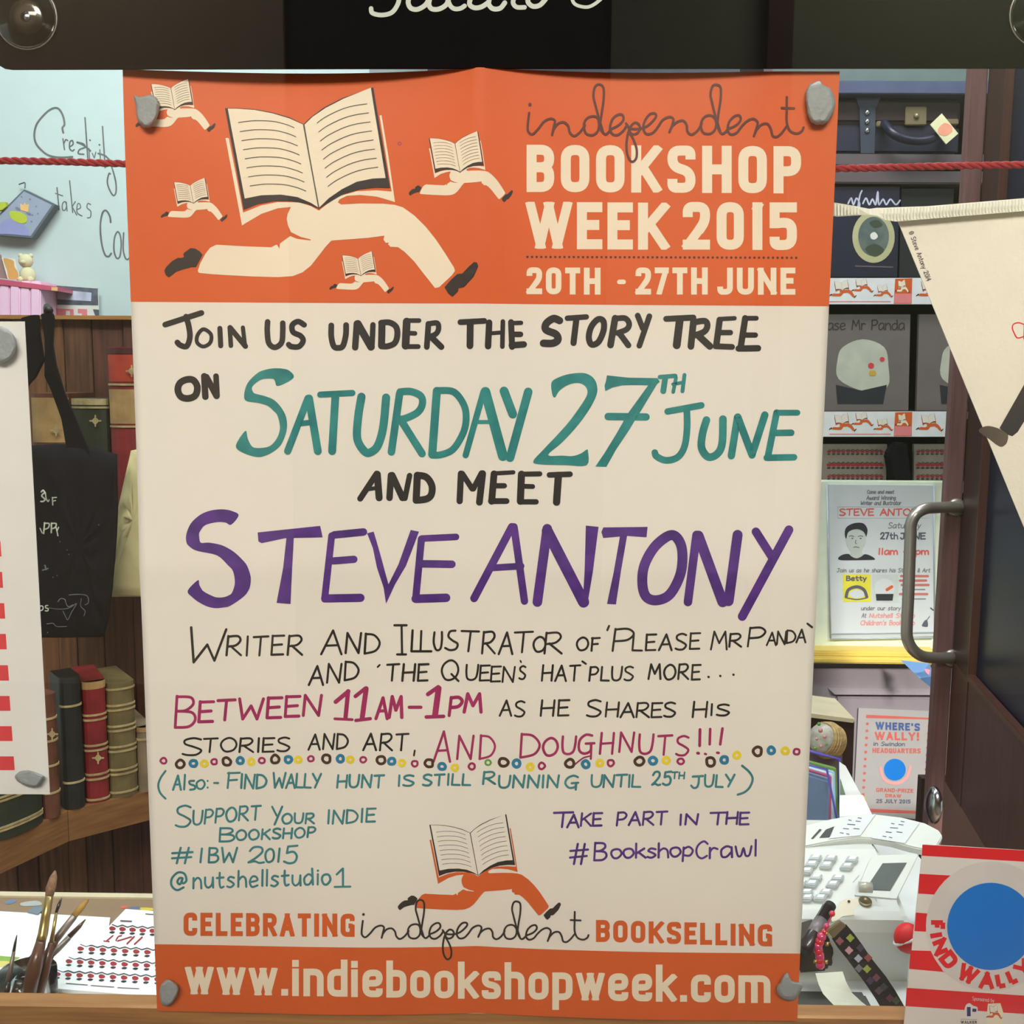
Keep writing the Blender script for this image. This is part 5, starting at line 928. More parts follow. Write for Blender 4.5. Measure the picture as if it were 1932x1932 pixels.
strip(777, 824, 1800, 'white shelf strip with orange runners under the grey picture books')
# grey picture books
M['grey_cover'] = mat('grey_cover', (112, 105, 102), 0.5, var=.05); M['pale_print'] = mat('pale_print', (190, 194, 178), 0.6); M['deep_print'] = mat('deep_print', (34, 40, 46), 0.6); M['dull_text'] = mat('dull_text', (60, 52, 46), 0.6)
def greybook(dx, lab, x1):
    t = thing('picture_book', lab, 'book', at(1640 + dx, 775, Y0), 'grey picture books facing out')
    slab('cover', [(1520 + dx if dx == 0 else 1734, 593), (x1, 593), (x1 - 4, 775), (1516 + dx if dx == 0 else 1729, 775)], Y0 + .012, .012, M['grey_cover'], t, .0008)
    P = at_y(Y0 + .012)
    ink('lettering', text('Please Mr Panda', 1532 + dx, 1706 + dx, 604, 622, 2.4, HAND, gap=.15), P, M['dull_text'], t, 4) if dx == 0 else None
    ink('pale_shape', parse('G %s' % ' '.join('%f,%f' % (x + dx, y) for x, y in ((1582, 715), (1580, 680), (1590, 655), (1628, 640), (1668, 655), (1676, 690), (1674, 730), (1630, 738)))), P, M['pale_print'], t, 4)
    ink('dark_shape', parse('F %s' % ' '.join('%f,%f' % (x + dx, y) for x, y in ((1577, 726), (1625, 737), (1673, 726), (1666, 762), (1580, 762)))), P, M['deep_print'], t, 7)
    ink('colour_dots', parse('L 11 %f,690 %f,690 | L 9 %f,678 %f,678' % (1643 + dx, 1643.5 + dx, 1664 + dx, 1664.5 + dx)), P, M['red_print'], t, 9)
    ink('colour_dots', parse('L 10 %f,704 %f,704' % (1644 + dx, 1648 + dx)), P, mat('mustard_print', (206, 168, 58), .6), t, 10)
greybook(0, 'grey covered picture book facing out beside the orange poster', 1718)
greybook(196, 'grey covered picture book half hidden behind the wooden post', 1830)
# lower row: covers with rows of marks
M['stone_cover'] = mat('stone_cover', (132, 124, 112), 0.55)
for a, b, lab in ((1500, 1674, 'pale picture book with rows of tiny marks, left of the dark bag'), (1724, 1800, 'pale picture book with rows of tiny marks, right of the dark bag')):
    t = thing('picture_book', lab, 'book', at((a + b) / 2, 910, Y0), 'pale picture books on the lower shelf')
    slab('cover', [(a, 838), (b, 838), (b - 2, 912), (a, 912)], Y0 + .012, .012, M['stone_cover'], t, .0008)
    for y, s in ((852, .6), (877, .75), (899, .6)):
        x = max(a, 1556) + 8; P = []
        while x < b - 4: P.append((x, y)); x += 9
        band_row('mark_row', P, at_y(Y0 + .012), t, s, 4)
o = slab('dark_bag', [(1690, 836), (1712, 836), (1716, 870), (1721, 912), (1686, 912), (1680, 880), (1676, 858)], Y0 - .03, .04, M['navy_cloth'], None, .004); tag(o, 'narrow black cloth bag standing between the pale picture books', 'bag')

# ------------------------------------------------------------------ event flyer in a stand, yellow shelf, painted cupboard
YF = 1.35; TF = (1500, 880, 4.472)
fs = thing('flyer_stand', 'white event flyer in a clear stand behind the chrome handle', 'flyer', at(1660, 1228, YF))
M['holder'] = mat('cream_holder', (226, 236, 214), 0.4); M['flyer'] = mat('flyer_paper', (204, 212, 214), 0.5, var=.02); M['edge_grey'] = mat('stand_edge', (168, 180, 190), 0.2, coat=.5)
slab('stand_back', [(1530, 906), (1790, 908), (1780, 1230), (1526, 1227)], YF, .012, M['holder'], fs, .002)
slab('paper_sheet', [(1561, 914), (1763, 916), (1764, 1200), (1568, 1206)], YF - .004, .003, M['flyer'], fs)
tube('stand_edge', [at(1560, 912, YF - .005), at(1567, 1204, YF - .005)], .0016, M['edge_grey'], fs, 8, False); tube('stand_edge', [at(1762, 914, YF - .005), at(1764, 1200, YF - .005)], .0016, M['edge_grey'], fs, 8, False)
tube('stand_edge', [at(1567, 1196, YF - .008), at(1764, 1193, YF - .008)], .0012, M['edge_grey'], fs, 8, False); tube('stand_edge', [at(1567, 1206, YF - .01), at(1764, 1203, YF - .01)], .0018, M['edge_grey'], fs, 8, False)
FP = at_y(YF - .004); M['grey_text'] = mat('grey_text', (120, 124, 126), .6); M['red_text'] = mat('red_text', (216, 92, 84), .6); M['pink_text'] = mat('pink_text', (218, 150, 150), .6); M['dark_text'] = mat('dark_text', (84, 90, 104), .6)
ink('lettering', text('Come and meet', 610, 835, 200, 228, 6, HAND, 0, TF, .15) + text('Award Winning', 605, 850, 248, 280, 6, HAND, 0, TF, .15) + text('Writer and Illustrator', 555, 895, 292, 324, 6, HAND, 0, TF, .15) + text('Join us as he shares his Stories & Art', 355, 1140, 860, 892, 6, {**HAND, '&': (.6, 'C1,1 .3,.3 .5,0 .7,.3 .1,.7 .4,1 1,.5')}, 0, TF, .15) + text('under our story tree', 560, 1000, 1180, 1212, 6, HAND, 0, TF, .15) + text('At', 565, 600, 1240, 1275, 6, HAND, 0, TF, .15), FP, M['grey_text'], fs, 3, 4)
ink('lettering', text('STEVE ANTONY', 378, 1100, 358, 412, 11, HAND, 0, TF), FP, M['red_text'], fs, 3)
ink('name_frame', parse('L 3 360,340 1120,342 | L 3 360,435 1120,436 | L 3 360,340 360,435', TF), FP, M['edge_grey'], fs, 3)
ink('lettering', text('Saturday', 790, 1060, 475, 520, 7, HAND, 0, TF, .2), FP, M['grey_text'], fs, 3)
ink('lettering', text('27', 722, 790, 560, 612, 12, {**HAND, '7': (.6, 'L0,0 1,0|L1,0 .3,1')}, 0, TF) + text('th', 800, 865, 560, 612, 10, HAND, 0, TF) + text('JUNE', 890, 1098, 562, 612, 12, HAND, 0, TF), FP, M['dark_text'], fs, 3)
ink('lettering', text('11am - 1pm', 705, 1125, 692, 742, 12, HAND, 0, TF), FP, M['red_text'], fs, 3)
ink('lettering', text('Nutshell Studio', 630, 1010, 1240, 1275, 8, HAND, 0, TF, .15) + text("Children's Bookshop", 555, 1010, 1300, 1338, 8, HAND, 0, TF, .15), FP, M['pink_text'], fs, 3)
# photograph of a dark haired person on the flyer
ink('photo_shirt', parse('G 365,770 400,745 450,738 480,760 520,775 560,760 590,740 640,755 675,785 600,790 440,792 375,788', TF), FP, M['deep_print'], fs, 3)
ink('photo_skin', parse('G 425,590 432,560 470,540 540,535 590,560 598,600 590,660 560,720 575,745 520,775 465,750 470,720 440,670', TF), FP, mat('photo_grey', (186, 198, 190), .6), fs, 5)
ink('photo_hair', parse('G 430,610 418,560 435,510 500,478 575,480 610,530 600,590 590,570 570,545 530,528 480,535 445,560', TF), FP, M['deep_print'], fs, 7)
ink('photo_face', parse('C 5 455,590 475,583 495,592 | C 5 530,592 550,584 572,590 | L 9 478,606 486,606 | L 9 548,606 556,606 | C 4 512,620 508,645 520,650 | C 5 492,682 515,678 540,684', TF), FP, M['dark_text'], fs, 9, 3)
# three book covers on the flyer as plain blocks
ink('yellow_cover', parse('F 402,910 638,912 640,1142 405,1142', TF), FP, mat('yellow_cover', (222, 214, 62), .6), fs, 3)
ink('dark_arch', parse('C 26 430,1100 450,1040 520,1015 580,1040 605,1100 | C 10 440,1110 520,1122 600,1110', TF) + text('Betty', 435, 600, 925, 962, 10, HAND, 0, TF), FP, M['dark_text'], fs, 6)
ink('pale_oval', parse('G 455,1080 480,1050 525,1040 570,1055 585,1085 550,1108 490,1108', TF), FP, M['flyer'], fs, 5)
ink('grey_block', parse('F 655,910 870,912 872,1145 658,1145', TF), FP, mat('light_grey_print', (196, 206, 202), .6), fs, 3)
ink('white_shape', parse('G 672,1040 680,980 750,945 820,975 835,1050 800,1085 700,1080', TF), FP, M['flyer'], fs, 5)
ink('dark_block', parse('F 680,1075 830,1075 822,1132 686,1132', TF), FP, M['deep_print'], fs, 6); ink('orange_mark', parse('L 26 775,1040 815,1015', TF), FP, M['orange'], fs, 6)
ink('red_rows', parse('L 20 895,925 1120,925 | L 20 885,963 1105,963 | L 20 900,1000 1125,1000 | L 20 885,1077 1115,1077', TF), FP, mat('brick_print', (196, 112, 104), .6), fs, 3)
ink('grey_rows', parse('L 10 905,1038 1095,1038 | L 10 905,1118 1100,1118', TF), FP, M['grey_text'], fs, 3)
ink('corner_mark', parse('G 1070,1340 1095,1300 1115,1300 1120,1350 1085,1352 | L 6 1110,1300 1135,1265 | L 12 1145,1195 1165,1212', TF), FP, M['dark_text'], fs, 3)

M['yellow'] = mat('yellow_paint', (222, 194, 96), 0.45, var=.04); M['cupboard'] = mat('mauve_cupboard', (136, 128, 134), 0.5, var=.03)
cb = thing('cupboard', 'mauve painted cupboard with yellow top behind the till', 'cupboard', at(1640, 1500, 1.4))
xa, xb = at(1380, 1240, 1.3).x, at(1775, 1240, 1.3).x
box('worktop', (xa, 1.31, at(1640, 1241, 1.31).z), (xb, 1.75, at(1640, 1229, 1.31).z), M['yellow'], cb, 0.003); box('worktop_trim', (xa, 1.30, at(1640, 1253, 1.30).z), (xb, 1.33, at(1640, 1241.5, 1.30).z), M['yellow'], cb, 0.003)
zf = at(1640, 1253, 1.34).z
box('carcass', (xa, 1.345, -1.3), (xb, 1.74, zf), M['cupboard'], cb)
slab('cupboard_door', [(1480, 1262), (1800, 1262), (1780, 1900), (1470, 1900)], 1.335, .009, M['cupboard'], cb, .002)
prism('door_moulding', [at(1560, 1297, 1.335), at(1800, 1299, 1.335), at(1800, 1312, 1.322), at(1575, 1311, 1.322)], (0, .012, 0), M['cupboard'], cb, .001)
slab('door_panel', [(1578, 1315), (1800, 1317), (1790, 1880), (1575, 1880)], 1.326, .01, M['cupboard'], cb, .003)
o = prism('leaflet', [at(1700, 1246, 1.28), at(1752, 1252, 1.24), at(1766, 1275, 1.2), at(1763, 1302, 1.2), at(1735, 1280, 1.24)], (0, .002, 0), mat('blue_leaflet', (116, 160, 216), .5)); tag(o, 'blue leaflet poking out beside the wooden post', 'leaflet')
ink('pink_print', parse('G 1745,1262 1765,1268 1763,1278 1750,1272'), OnPlane(at(1752, 1265, 1.225), (0.3, -1, .4)), M['coral'], o, 4)

# second flyer, on the cupboard front
YW = 1.322; TWF = (1480, 1280, 4.274)
wf = thing('treasure_hunt_flyer', 'grey white flyer bordered with red squares above the till', 'flyer', at(1680, 1540, YW))
slab('paper_sheet', [(1620, 1336), (1762, 1342), (1752, 1548), (1610, 1534)], YW, .002, mat('flyer_grey', (160, 158, 157), .6, var=.03), wf)
WP = at_y(YW); M['blue_text'] = mat('blue_text', (64, 88, 140), .6); M['red_dull'] = mat('red_dull', (190, 92, 82), .6)
ink('lettering', text("WHERE'S", 735, 1092, 350, 412, 15, BOLD, 3, TWF), WP, M['blue_text'], wf, 3)
ink('lettering', text('WALLY!', 728, 1086, 430, 496, 16, BOLD, 1, TWF), WP, M['red_dull'], wf, 3)
ink('lettering', text('in Swindon', 720, 970, 510, 540, 6, HAND, 1, TWF, .15), WP, M['dark_text'], wf, 3)
ink('lettering', text('HEADQUARTERS', 710, 1098, 560, 600, 9, BOLD, 1, TWF) + text('GRAND-PRIZE', 740, 1040, 882, 914, 7, BOLD, 2, TWF) + text('DRAW', 815, 942, 930, 958, 7, BOLD, 1, TWF), WP, M['red_dull'], wf, 3)
ink('lettering', text('25 JULY 2015', 740, 1016, 972, 1004, 7, BOLD, 1, TWF), WP, M['dark_text'], wf, 3)
ink('blue_disc', parse(circ(890, 735, 88, 28), TWF), WP, M['blue_disc'], wf, 3)
ink('pink_ring', parse('C 22 775,720 795,800 850,840 930,840 990,790 1015,710', TWF), WP, M['pink_text'], wf, 3)
ink('red_bar', parse('F 660,292 1190,318 1188,330 658,318 | F 690,1050 1130,1070 1128,1092 692,1078', TWF), WP, M['red_dull'], wf, 3)
for i in range(11): ink('red_square', parse('L 22 %f,%f %f,%f' % (668 - i * 3.3, 365 + i * 57, 669 - i * 3.3, 365 + i * 57), TWF), WP, M['red_dull'], wf, 3)
for i in range(12): ink('red_square', parse('L 22 %f,%f %f,%f' % (1165 - i * 4, 385 + i * 58, 1166 - i * 4, 385 + i * 58), TWF), WP, M['red_dull'], wf, 3)

# ------------------------------------------------------------------ dark box with basket, folders
M['box_brown'] = mat('dark_brown_box', (52, 32, 26), .6); M['straw'] = mat('straw', (176, 150, 98), .8, var=.3, scale=60, stretch=(1, 1, 5), bump=.5); M['floral'] = mat('floral_cloth', (206, 202, 190), .8, rgb2=(150, 146, 128), scale=60, bump=.8)
dbx = thing('wooden_box', 'open dark brown box with pale rim behind the folders', 'box', at(1570, 1500, 1.0))
slab('box_side', [(1500, 1348), (1612, 1362), (1560, 2780), (1462, 2780)], 1.0, .10, M['box_brown'], dbx); prism('box_rim', [at(1500, 1342, .995), at(1613, 1357, .995), at(1610, 1364, .995), at(1500, 1350, .995)], (0, .11, 0), M['counter_edge'], dbx)
slab('box_lining', [(1500, 1372), (1590, 1378), (1588, 1560), (1500, 1560)], .9985, .002, mat('grey_lining', (116, 98, 104), .7), dbx)
bk_ = thing('straw_basket', 'small straw basket lined with pink floral cloth', 'basket', at(1560, 1425, .93))
c = at(1556, 1400, .92)
BK = 1.55; bax = Vector((-.84, -.42, .36)).normalized(); c = at(1566, 1398, .962)
lathe('basket_weave', [(r * BK, h * BK) for r, h in ((.008, -.012), (.013, -.010), (.0165, -.002), (.0175, .005), (.0165, .010), (.0168, .0115), (.0155, .0115), (.0145, .004))], M['straw'], c, bax, bk_, 28)
for k in range(6):
    q = [c + bax.to_track_quat('Z', 'Y') @ (Vector(((.0175 - .0006 * abs(k - 3)) * math.cos(a * .2618), (.0175 - .0006 * abs(k - 3)) * math.sin(a * .2618), -.005 + k * .0028)) * BK) for a in range(24)]
    tube('basket_coil', q, .0020, M['straw'], bk_, 6, True, True)
lv = []
lathe('cloth_lining', [(r * BK, h * BK) for r, h in ((.0143, .002), (.0150, .0095), (.0150, .0135), (.0125, .0175), (.010, .0185), (.006, .0225), (.0003, .0215))], M['floral'], c, bax, bk_, 24)
for i, (u, v, cc, r) in enumerate(((1548, 1378, 'bead', 4.5), (1541, 1394, 'gold', 3), (1556, 1390, 'bead', 3.5), (1549, 1408, 'bead', 3.5), (1538, 1412, 'green_pen', 3), (1545, 1366, 'green_pen', 3.5), (1560, 1404, 'green_pen', 2.5))):
    r *= .00078; lathe('cloth_flower', [(max(1e-4, r * math.sin(math.pi * k / 6)), -r * math.cos(math.pi * k / 6)) for k in range(7)], M[cc] if cc in M else M['pink_text'], at(u, v, .92), Vector((0, 0, 1)), bk_, 8)
cols = [((112, 152, 72), 0), ((150, 190, 216), 7), ((196, 216, 220), 11), ((176, 76, 120), 15), ((110, 130, 158), 20), ((92, 112, 140), 26)]
for i, (cc, d) in enumerate(cols):
    o = slab('folder', [(1490, 1428 + d), (1578 - i * 3, 1451 + d), (1583 - i * 5, 1552), (1490, 1556)], .452 - i * .008, .006, mat('folder_card', cc, .5)); tag(o, ['green folder at the back of the folder stack', 'sky blue folder behind the white one', 'white folder in the middle of the stack', 'pink folder in front of the white one', 'slate blue folder near the front of the stack', 'grey blue folder at the front of the stack'][i], 'folder', 'card folders in the purple tray')
tr = thing('folder_tray', 'purple wire tray round the card folders', 'tray', at(1560, 1550, .5)); M['purple_wire'] = mat('purple_wire', (84, 76, 176), .4)
tube('wire', [at(1500, 1410, .462), at(1545, 1422, .462), at(1584, 1432, .462), at(1583, 1500, .458), at(1582, 1549, .455)], .0016, M['purple_wire'], tr, 8, False); tube('wire', [at(1500, 1436, .40), at(1560, 1452, .40), at(1582, 1560, .40)], .0012, M['purple_wire'], tr, 8, False)
wsx = thing('paper_sheets', 'white sheets with a yellow tab beside the folders', 'paper', at(1610, 1540, .47))
slab('sheet', [(1584, 1438), (1596, 1446), (1625, 1500), (1642, 1534), (1584, 1536)], .445, .002, M['sheet'], wsx); prism('sheet', [at(1584, 1500, .44), at(1628, 1500, .44), at(1645, 1536, .36), at(1584, 1540, .36)], (0, 0, -.002), M['sheet'], wsx)
slab('yellow_tab', [(1622, 1508), (1632, 1504), (1642, 1533), (1634, 1528)], .438, .001, M['yellow_pen'], wsx)
slab('green_card', [(1586, 1470), (1599, 1512), (1586, 1512)], .443, .001, mat('green_card', (110, 134, 112), .6), wsx)

# ------------------------------------------------------------------ wooden post, door and chrome handle
M['door_wood'] = mat('door_wood', (86, 52, 40), .45, rgb2=(70, 42, 34), scale=6, stretch=(20, 20, 1.5), bump=.08); M['post_wood_veiled'] = mat('post_wood_veiled', (128, 94, 92), .5, rgb2=(108, 76, 72), scale=6, stretch=(20, 20, 1.5)); M['dark_wood'] = mat('dark_wood', (58, 34, 28), .45)
YP = 1.0
xp0, xp1 = at(1777, 908, YP + .02).x, at(1818, 908, YP).x
post = box('door_frame', (xp0, YP, -1.3), (xp1, YP + .02, 1.9), M['post_wood_veiled'], None, .002); tag(post, 'brown wooden door post, mauve reflection painted in, carrying the chrome handle', 'post')  # mauve window reflection is mixed into the wood colour
Adr = at(1812, 1262, YP - .001); Adr.x = xp1 + .001; dd = Vector((-.1587, -.9873, 0)); nd = Vector((-.9873, .1587, 0))
door = thing('door_1', 'brown timber door with dark blue glass, swung towards the window', 'door', Adr); door['kind'] = 'structure'
del door['category']; del door['label']
DP = OnPlane(Adr, nd)
def along(s0, s1, z0, z1, name, m, out=0.0, th=.03):
    p = [Adr + dd * s0 + Vector((0, 0, z0 - Adr.z)), Adr + dd * s1 + Vector((0, 0, z0 - Adr.z)), Adr + dd * s1 + Vector((0, 0, z1 - Adr.z)), Adr + dd * s0 + Vector((0, 0, z1 - Adr.z))]
    return prism(name, [q + nd * out for q in p], -nd * th, m, door, .001)
zr1 = DP(1820, 1270, 0).z; zr0 = DP(1800, 1500, 0).z; ss = (DP(1847, 1000, 0) - Adr).dot(dd)
along(0, ss, zr0, 1.9, 'stile', M['dark_wood'], .001); along(ss, .80, zr0, zr1, 'rail', M['door_wood'], .001); along(0, ss, zr0, zr1, 'stile', M['door_wood'], .002, .02)
along(.70, .80, zr1, 1.9, 'stile', M['door_wood'], .001); along(ss, .80, 1.75, 1.9, 'rail', M['door_wood'], .001)
along(ss, .70, zr1, 1.75, 'glass_pane', mat('blue_glass', (24, 32, 52), .35, spec=.25), -.008, .008)
along(ss, .70, zr1 - .002, zr1 + .008, 'glazing_bead', M['door_wood'], .005, .012)
along(ss - .001, ss + .006, zr1, 1.75, 'glazing_bead', M['door_wood'], .004, .012)
M['satin'] = mat('satin_steel', (186, 180, 168), .34, .75, .03)
dh = thing('door_handle', None, None, at(1790, 960, YP - .02)); dh.parent = post; dh.matrix_parent_inverse = post.matrix_world.inverted(); dh['label'] = 'brushed steel D shaped pull handle'
hp = [(1812, 957, YP - .002), (1790, 957, YP - .012), (1765, 958, YP - .02), (1745, 960, YP - .03), (1728, 970, YP - .035), (1719, 988, YP - .035), (1718, 1010, YP - .035), (1716, 1060, YP - .035), (1714, 1120, YP - .035), (1711, 1180, YP - .035), (1712, 1205, YP - .035), (1722, 1225, YP - .035), (1740, 1238, YP - .03), (1765, 1241, YP - .02), (1790, 1241, YP - .01), (1803, 1241, YP - .002)]
tube('grip', [at(*p) for p in hp], .0088, M['satin'], dh, 14)
for v in (957, 1241): lathe('rose', [(.014, 0), (.014, .004), (.010, .006)], M['satin'], at(1803 if v < 1000 else 1795, v, YP), Vector((0, -1, 0)), dh, 18)
kn = thing('door_knob', None, None, at(1762, 1519, .93)); kn.parent = post; kn['label'] = 'round chrome knob'
lathe('knob_ball', [(.004, -.012), (.013, -.006), (.0175, .001), (.016, .008), (.009, .012), (.001, .0135)], M['chrome'], at(1763, 1519, .93), Vector((-.85, -.5, .1)), kn, 24)
for v in kn.children[0].data.vertices: q = at(1763, 1519, .93); v.co = Vector((q.x + (v.co.x - q.x) * .8, v.co.y, q.z + (v.co.z - q.z) * 1.7))
tube('knob_stem', [at(1764, 1519, .935), at(1776, 1519, .999)], .005, M['chrome'], kn, 12, False)
lw = box('lower_panel', (at(1760, 1520, 1.0).x, 1.052, -1.3), (at(1900, 1520, 1.0).x + .35, 1.07, at(1790, 1492, 1.0).z), M['box_brown']); tag(lw, 'dark brown board below the open door', 'board')

# ------------------------------------------------------------------ till with keys, pen, lanyard and receipt
M['till'] = mat('till_plastic', (206, 212, 206), .35, var=.02); M['key_clear'] = mat('key_cap', (178, 188, 188), .15, coat=.6); M['key_label'] = mat('key_label', (226, 236, 236), .5); M['lcd'] = mat('lcd', (92, 100, 98), .15, var=.1); M['slot'] = mat('slot', (40, 46, 44), .5)
till = thing('till', 'white shop till with keypad and small grey screen on the counter', 'till', (.25, .18, ZT))
yF = atz(1700, 1857, ZT).y; zF = at(1690, 1733, yF).z; zB = zF + .022; yB = CAM.y + (CAM.z - zB) / (-(ray(1640, 1602).z) / ray(1640, 1602).y)
xR = at(1722, 1735, yF).x
bm = bmesh.new()
prof = [(yF + .004, ZT), (yF, zF - .012), (yF + .003, zF - .003), (yF + .010, zF + .001), (yB, zB), (yB + .06, zB), (yB + .06, ZT)]
f = bm.faces.new([bm.verts.new((0.12, a, b)) for a, b in prof]); r = bmesh.ops.extrude_face_region(bm, geom=[f]); bmesh.ops.translate(bm, verts=[v for v in r['geom'] if isinstance(v, bmesh.types.BMVert)], vec=(xR - .12, 0, 0))
bmesh.ops.recalc_face_normals(bm, faces=bm.faces)
ed = [e for e in bm.edges if all(abs(v.co.x - xR) < 1e-5 for v in e.verts) and all(v.co.z > ZT + .001 for v in e.verts)] + [e for e in bm.edges if False]
bmesh.ops.bevel(bm, geom=ed, offset=.006, segments=4, affect='EDGES', clamp_overlap=True)
objbm('case', bm, M['till'], till)
dn = Vector((0, -(zB - zF), yB - yF)).normalized(); DKP = Vector((0, yF + .010, zF + .001)); dv = Vector((0, yB - yF - .01, zB - zF - .001)); dn = Vector((0, -dv.z, dv.y)).normalized(); DK = OnPlane(DKP, dn)
T7b = (1480, 1560, 4.274)
def f7(x, y): return (1480 + x / 4.274, 1560 + y / 4.274)
def onP(px, P, off=0): return [P(u, v, off) for u, v in px]
for (x, y) in ((245, 268), (370, 272), (540, 282), (215, 318), (335, 325), (500, 335), (175, 372), (250, 425), (425, 430), (215, 475), (385, 480), (175, 545), (330, 545), (285, 590), (180, 590), (125, 475), (120, 372)):
    q = [f7(x + a * 46 + b * -13, y + b * 24 + a * 3) for a, b in ((-1, -1), (1, -1), (1, 1), (-1, 1))]
    kk = prism('key', onP(q, DK), dn * .0035, M['key_clear'], till, .0008)
    q = [f7(x + a * 26 + b * -7 + 4, y + b * 11 - 6) for a, b in ((-1, -1), (1, -1), (1, 1), (-1, 1))]
    prism('key_label', onP(q, DK, .0036), dn * .0002, M['key_label'], kk)
prism('screen_bezel', onP([f7(700, 235), f7(1085, 225), f7(905, 590), f7(560, 560)], DK), dn * .001, M['till'], till, .0006)
prism('screen', onP([f7(790, 305), f7(985, 300), f7(850, 525), f7(650, 515)], DK, .001), dn * .0006, M['lcd'], till)
ink('small_print', parse('L 5 550,450 600,395 | L 5 700,560 720,560 | L 5 730,580 745,600 | L 14 1015,320 1035,300', T7b), DK, M['edge_grey'], till, 3)
lathe('lock_barrel', [(.0052, 0), (.0052, .002), (.0036, .0022), (.0034, .001)], M['brass'], DK(*f7(650, 612), 0), dn, till, 18)
y1 = yB + .002; FPp = Vector((0, y1, zB + .002)); fdir = Vector((0, .03, .013)).normalized(); fn = Vector((0, -fdir.z, fdir.y)); FL = OnPlane(FPp, fn)
flap = prism('printer_cover', onP([(1490, 1566), (1525, 1555), (1565, 1545), (1610, 1537), (1650, 1535), (1700, 1541), (1745, 1552), (1772, 1566), (1779, 1578), (1768, 1596), (1745, 1603), (1720, 1598), (1685, 1588), (1650, 1582), (1620, 1580), (1570, 1587), (1520, 1597), (1490, 1602)], FL), -fn * .008, M['till'], till, .001)
for q in ([(1597, 1545), (1652, 1537), (1623, 1577), (1563, 1583)], [(1672, 1541), (1735, 1553), (1707, 1592), (1644, 1582)]):
    lb = prism('price_list', onP(q, FL, .0004), fn * .0004, M['flyer'], till)
    cx_ = sum(p[0] for p in q) / 4; cy_ = sum(p[1] for p in q) / 4
    ink('small_text', parse(' | '.join('L 1.6 %f,%f %f,%f' % (cx_ + a, cy_ + b, cx_ + a + l, cy_ + b + 1) for a, b, l in ((-24, 12, 6), (-12, 14, 5), (-8, -12, 5), (6, -10, 8), (10, -16, 6), (-18, 4, 10), (2, 4, 10), (-10, -4, 14)))), FL, M['dark_text'], lb, 8)
prism('slot', onP([(1546, 1581), (1558, 1566), (1574, 1560), (1565, 1580)], FL, .0003), fn * .0004, M['slot'], till)
prism('slot', onP([(1530, 1583), (1546, 1565), (1550, 1566), (1534, 1583)], FL, .0003), fn * .0004, M['slot'], till)
# keys in the till lock
kb = thing('till_key', 'bright steel key with round bow in the till lock', 'key', DK(*f7(500, 650), .01)); M['steel'] = mat('bright_steel', (240, 236, 214), .35, .25, .02)
KP = OnPlane(DK(*f7(500, 650), .012), Vector((0, -.7, .7)))
tube('key_shaft', [DK(*f7(585, 560), .010), DK(*f7(692, 568), .010)], .0042, mat('key_plastic', (176, 178, 162), .2, coat=.6), kb, 14, False)
prism('key_bow', onP([f7(x, y) for x, y in ((400, 700), (440, 640), (450, 600), (520, 575), (590, 585), (605, 620), (570, 660), (560, 710), (470, 720), (420, 755), (385, 765), (378, 745))], KP), Vector((0, .001, -.001)), M['steel'], kb)
ink('key_hole', parse('L 22 518,603 520,604', T7b), KP, M['slot'], kb, 4)
pen_ = thing('marker_pen', 'black marker pen with a grey label leaning against the till', 'pen', at(1530, 1780, .10))
P0, P1 = at(*f7(372, 632), .125), at(*f7(165, 990), .085)
tube('barrel', [P0.lerp(P1, .1), P1], .0052, M['dark_handle'], pen_, 14, False); tube('cap', [P0, P0.lerp(P1, .22)], .0044, M['ink_black'], pen_, 14, False); tube('label_band', [P0.lerp(P1, .38), P0.lerp(P1, .68)], .0054, mat('pen_label', (120, 112, 116), .4), pen_, 14, False)
# lanyard
M['lanyard'] = mat('black_webbing', (34, 28, 30), .7, bump=.3, bscale=300); YL = .095
la = thing('lanyard', 'black lanyard patterned with coloured flowers hanging beside the till', 'lanyard', at(*f7(600, 1100), YL))
Lr = [(500, 790), (560, 860), (630, 955), (700, 1060), (820, 1210), (900, 1330), (980, 1470)]; Ll = [(385, 905), (430, 975), (500, 1060), (560, 1140), (650, 1260), (730, 1380), (790, 1480)]
V = []; F = []
for i in range(7):
    y_ = YL + .004 * math.sin(i * .9); a = at(*f7(*Lr[i]), y_); b = at(*f7(*Ll[i]), y_); V += [a, b, b + Vector((0, .0012, 0)), a + Vector((0, .0012, 0))]
for i in range(6):
    for k in range(4): F.append((i * 4 + k, i * 4 + (k + 1) % 4, i * 4 + 4 + (k + 1) % 4, i * 4 + 4 + k))
F += [(0, 1, 2, 3), (27, 26, 25, 24)]
obj('strap', V, F, M['lanyard'], la)
LP_ = at_y(YL - .0045)
for x, y, c in ((445, 920, (140, 80, 90)), (530, 895, (150, 168, 70)), (520, 995, (196, 150, 156)), (610, 975, (70, 66, 84)), (595, 1060, (176, 180, 196)), (675, 1055, (150, 84, 84)), (665, 1145, (166, 180, 80)), (600, 1140, (120, 120, 130)), (740, 1215, (130, 78, 104)), (690, 1240, (80, 62, 96)), (800, 1290, (70, 76, 84)), (760, 1320, (96, 84, 90)), (850, 1380, (110, 62, 70)), (900, 1400, (80, 96, 70))):
    ink('flower', parse('G ' + ' '.join('%f,%f' % (x + (34 if k % 2 == 0 else 24) * math.cos(k * .785), y + (34 if k % 2 == 0 else 24) * math.sin(k * .785)) for k in range(8)), T7b), LP_, mat('flower_print', c, .7), la, 2)
prism('metal_crimp', [at(*f7(*p), YL - .003) for p in ((345, 840), (450, 765), (500, 800), (395, 905))], (0, .004, 0), M['brass'], la, .0006)
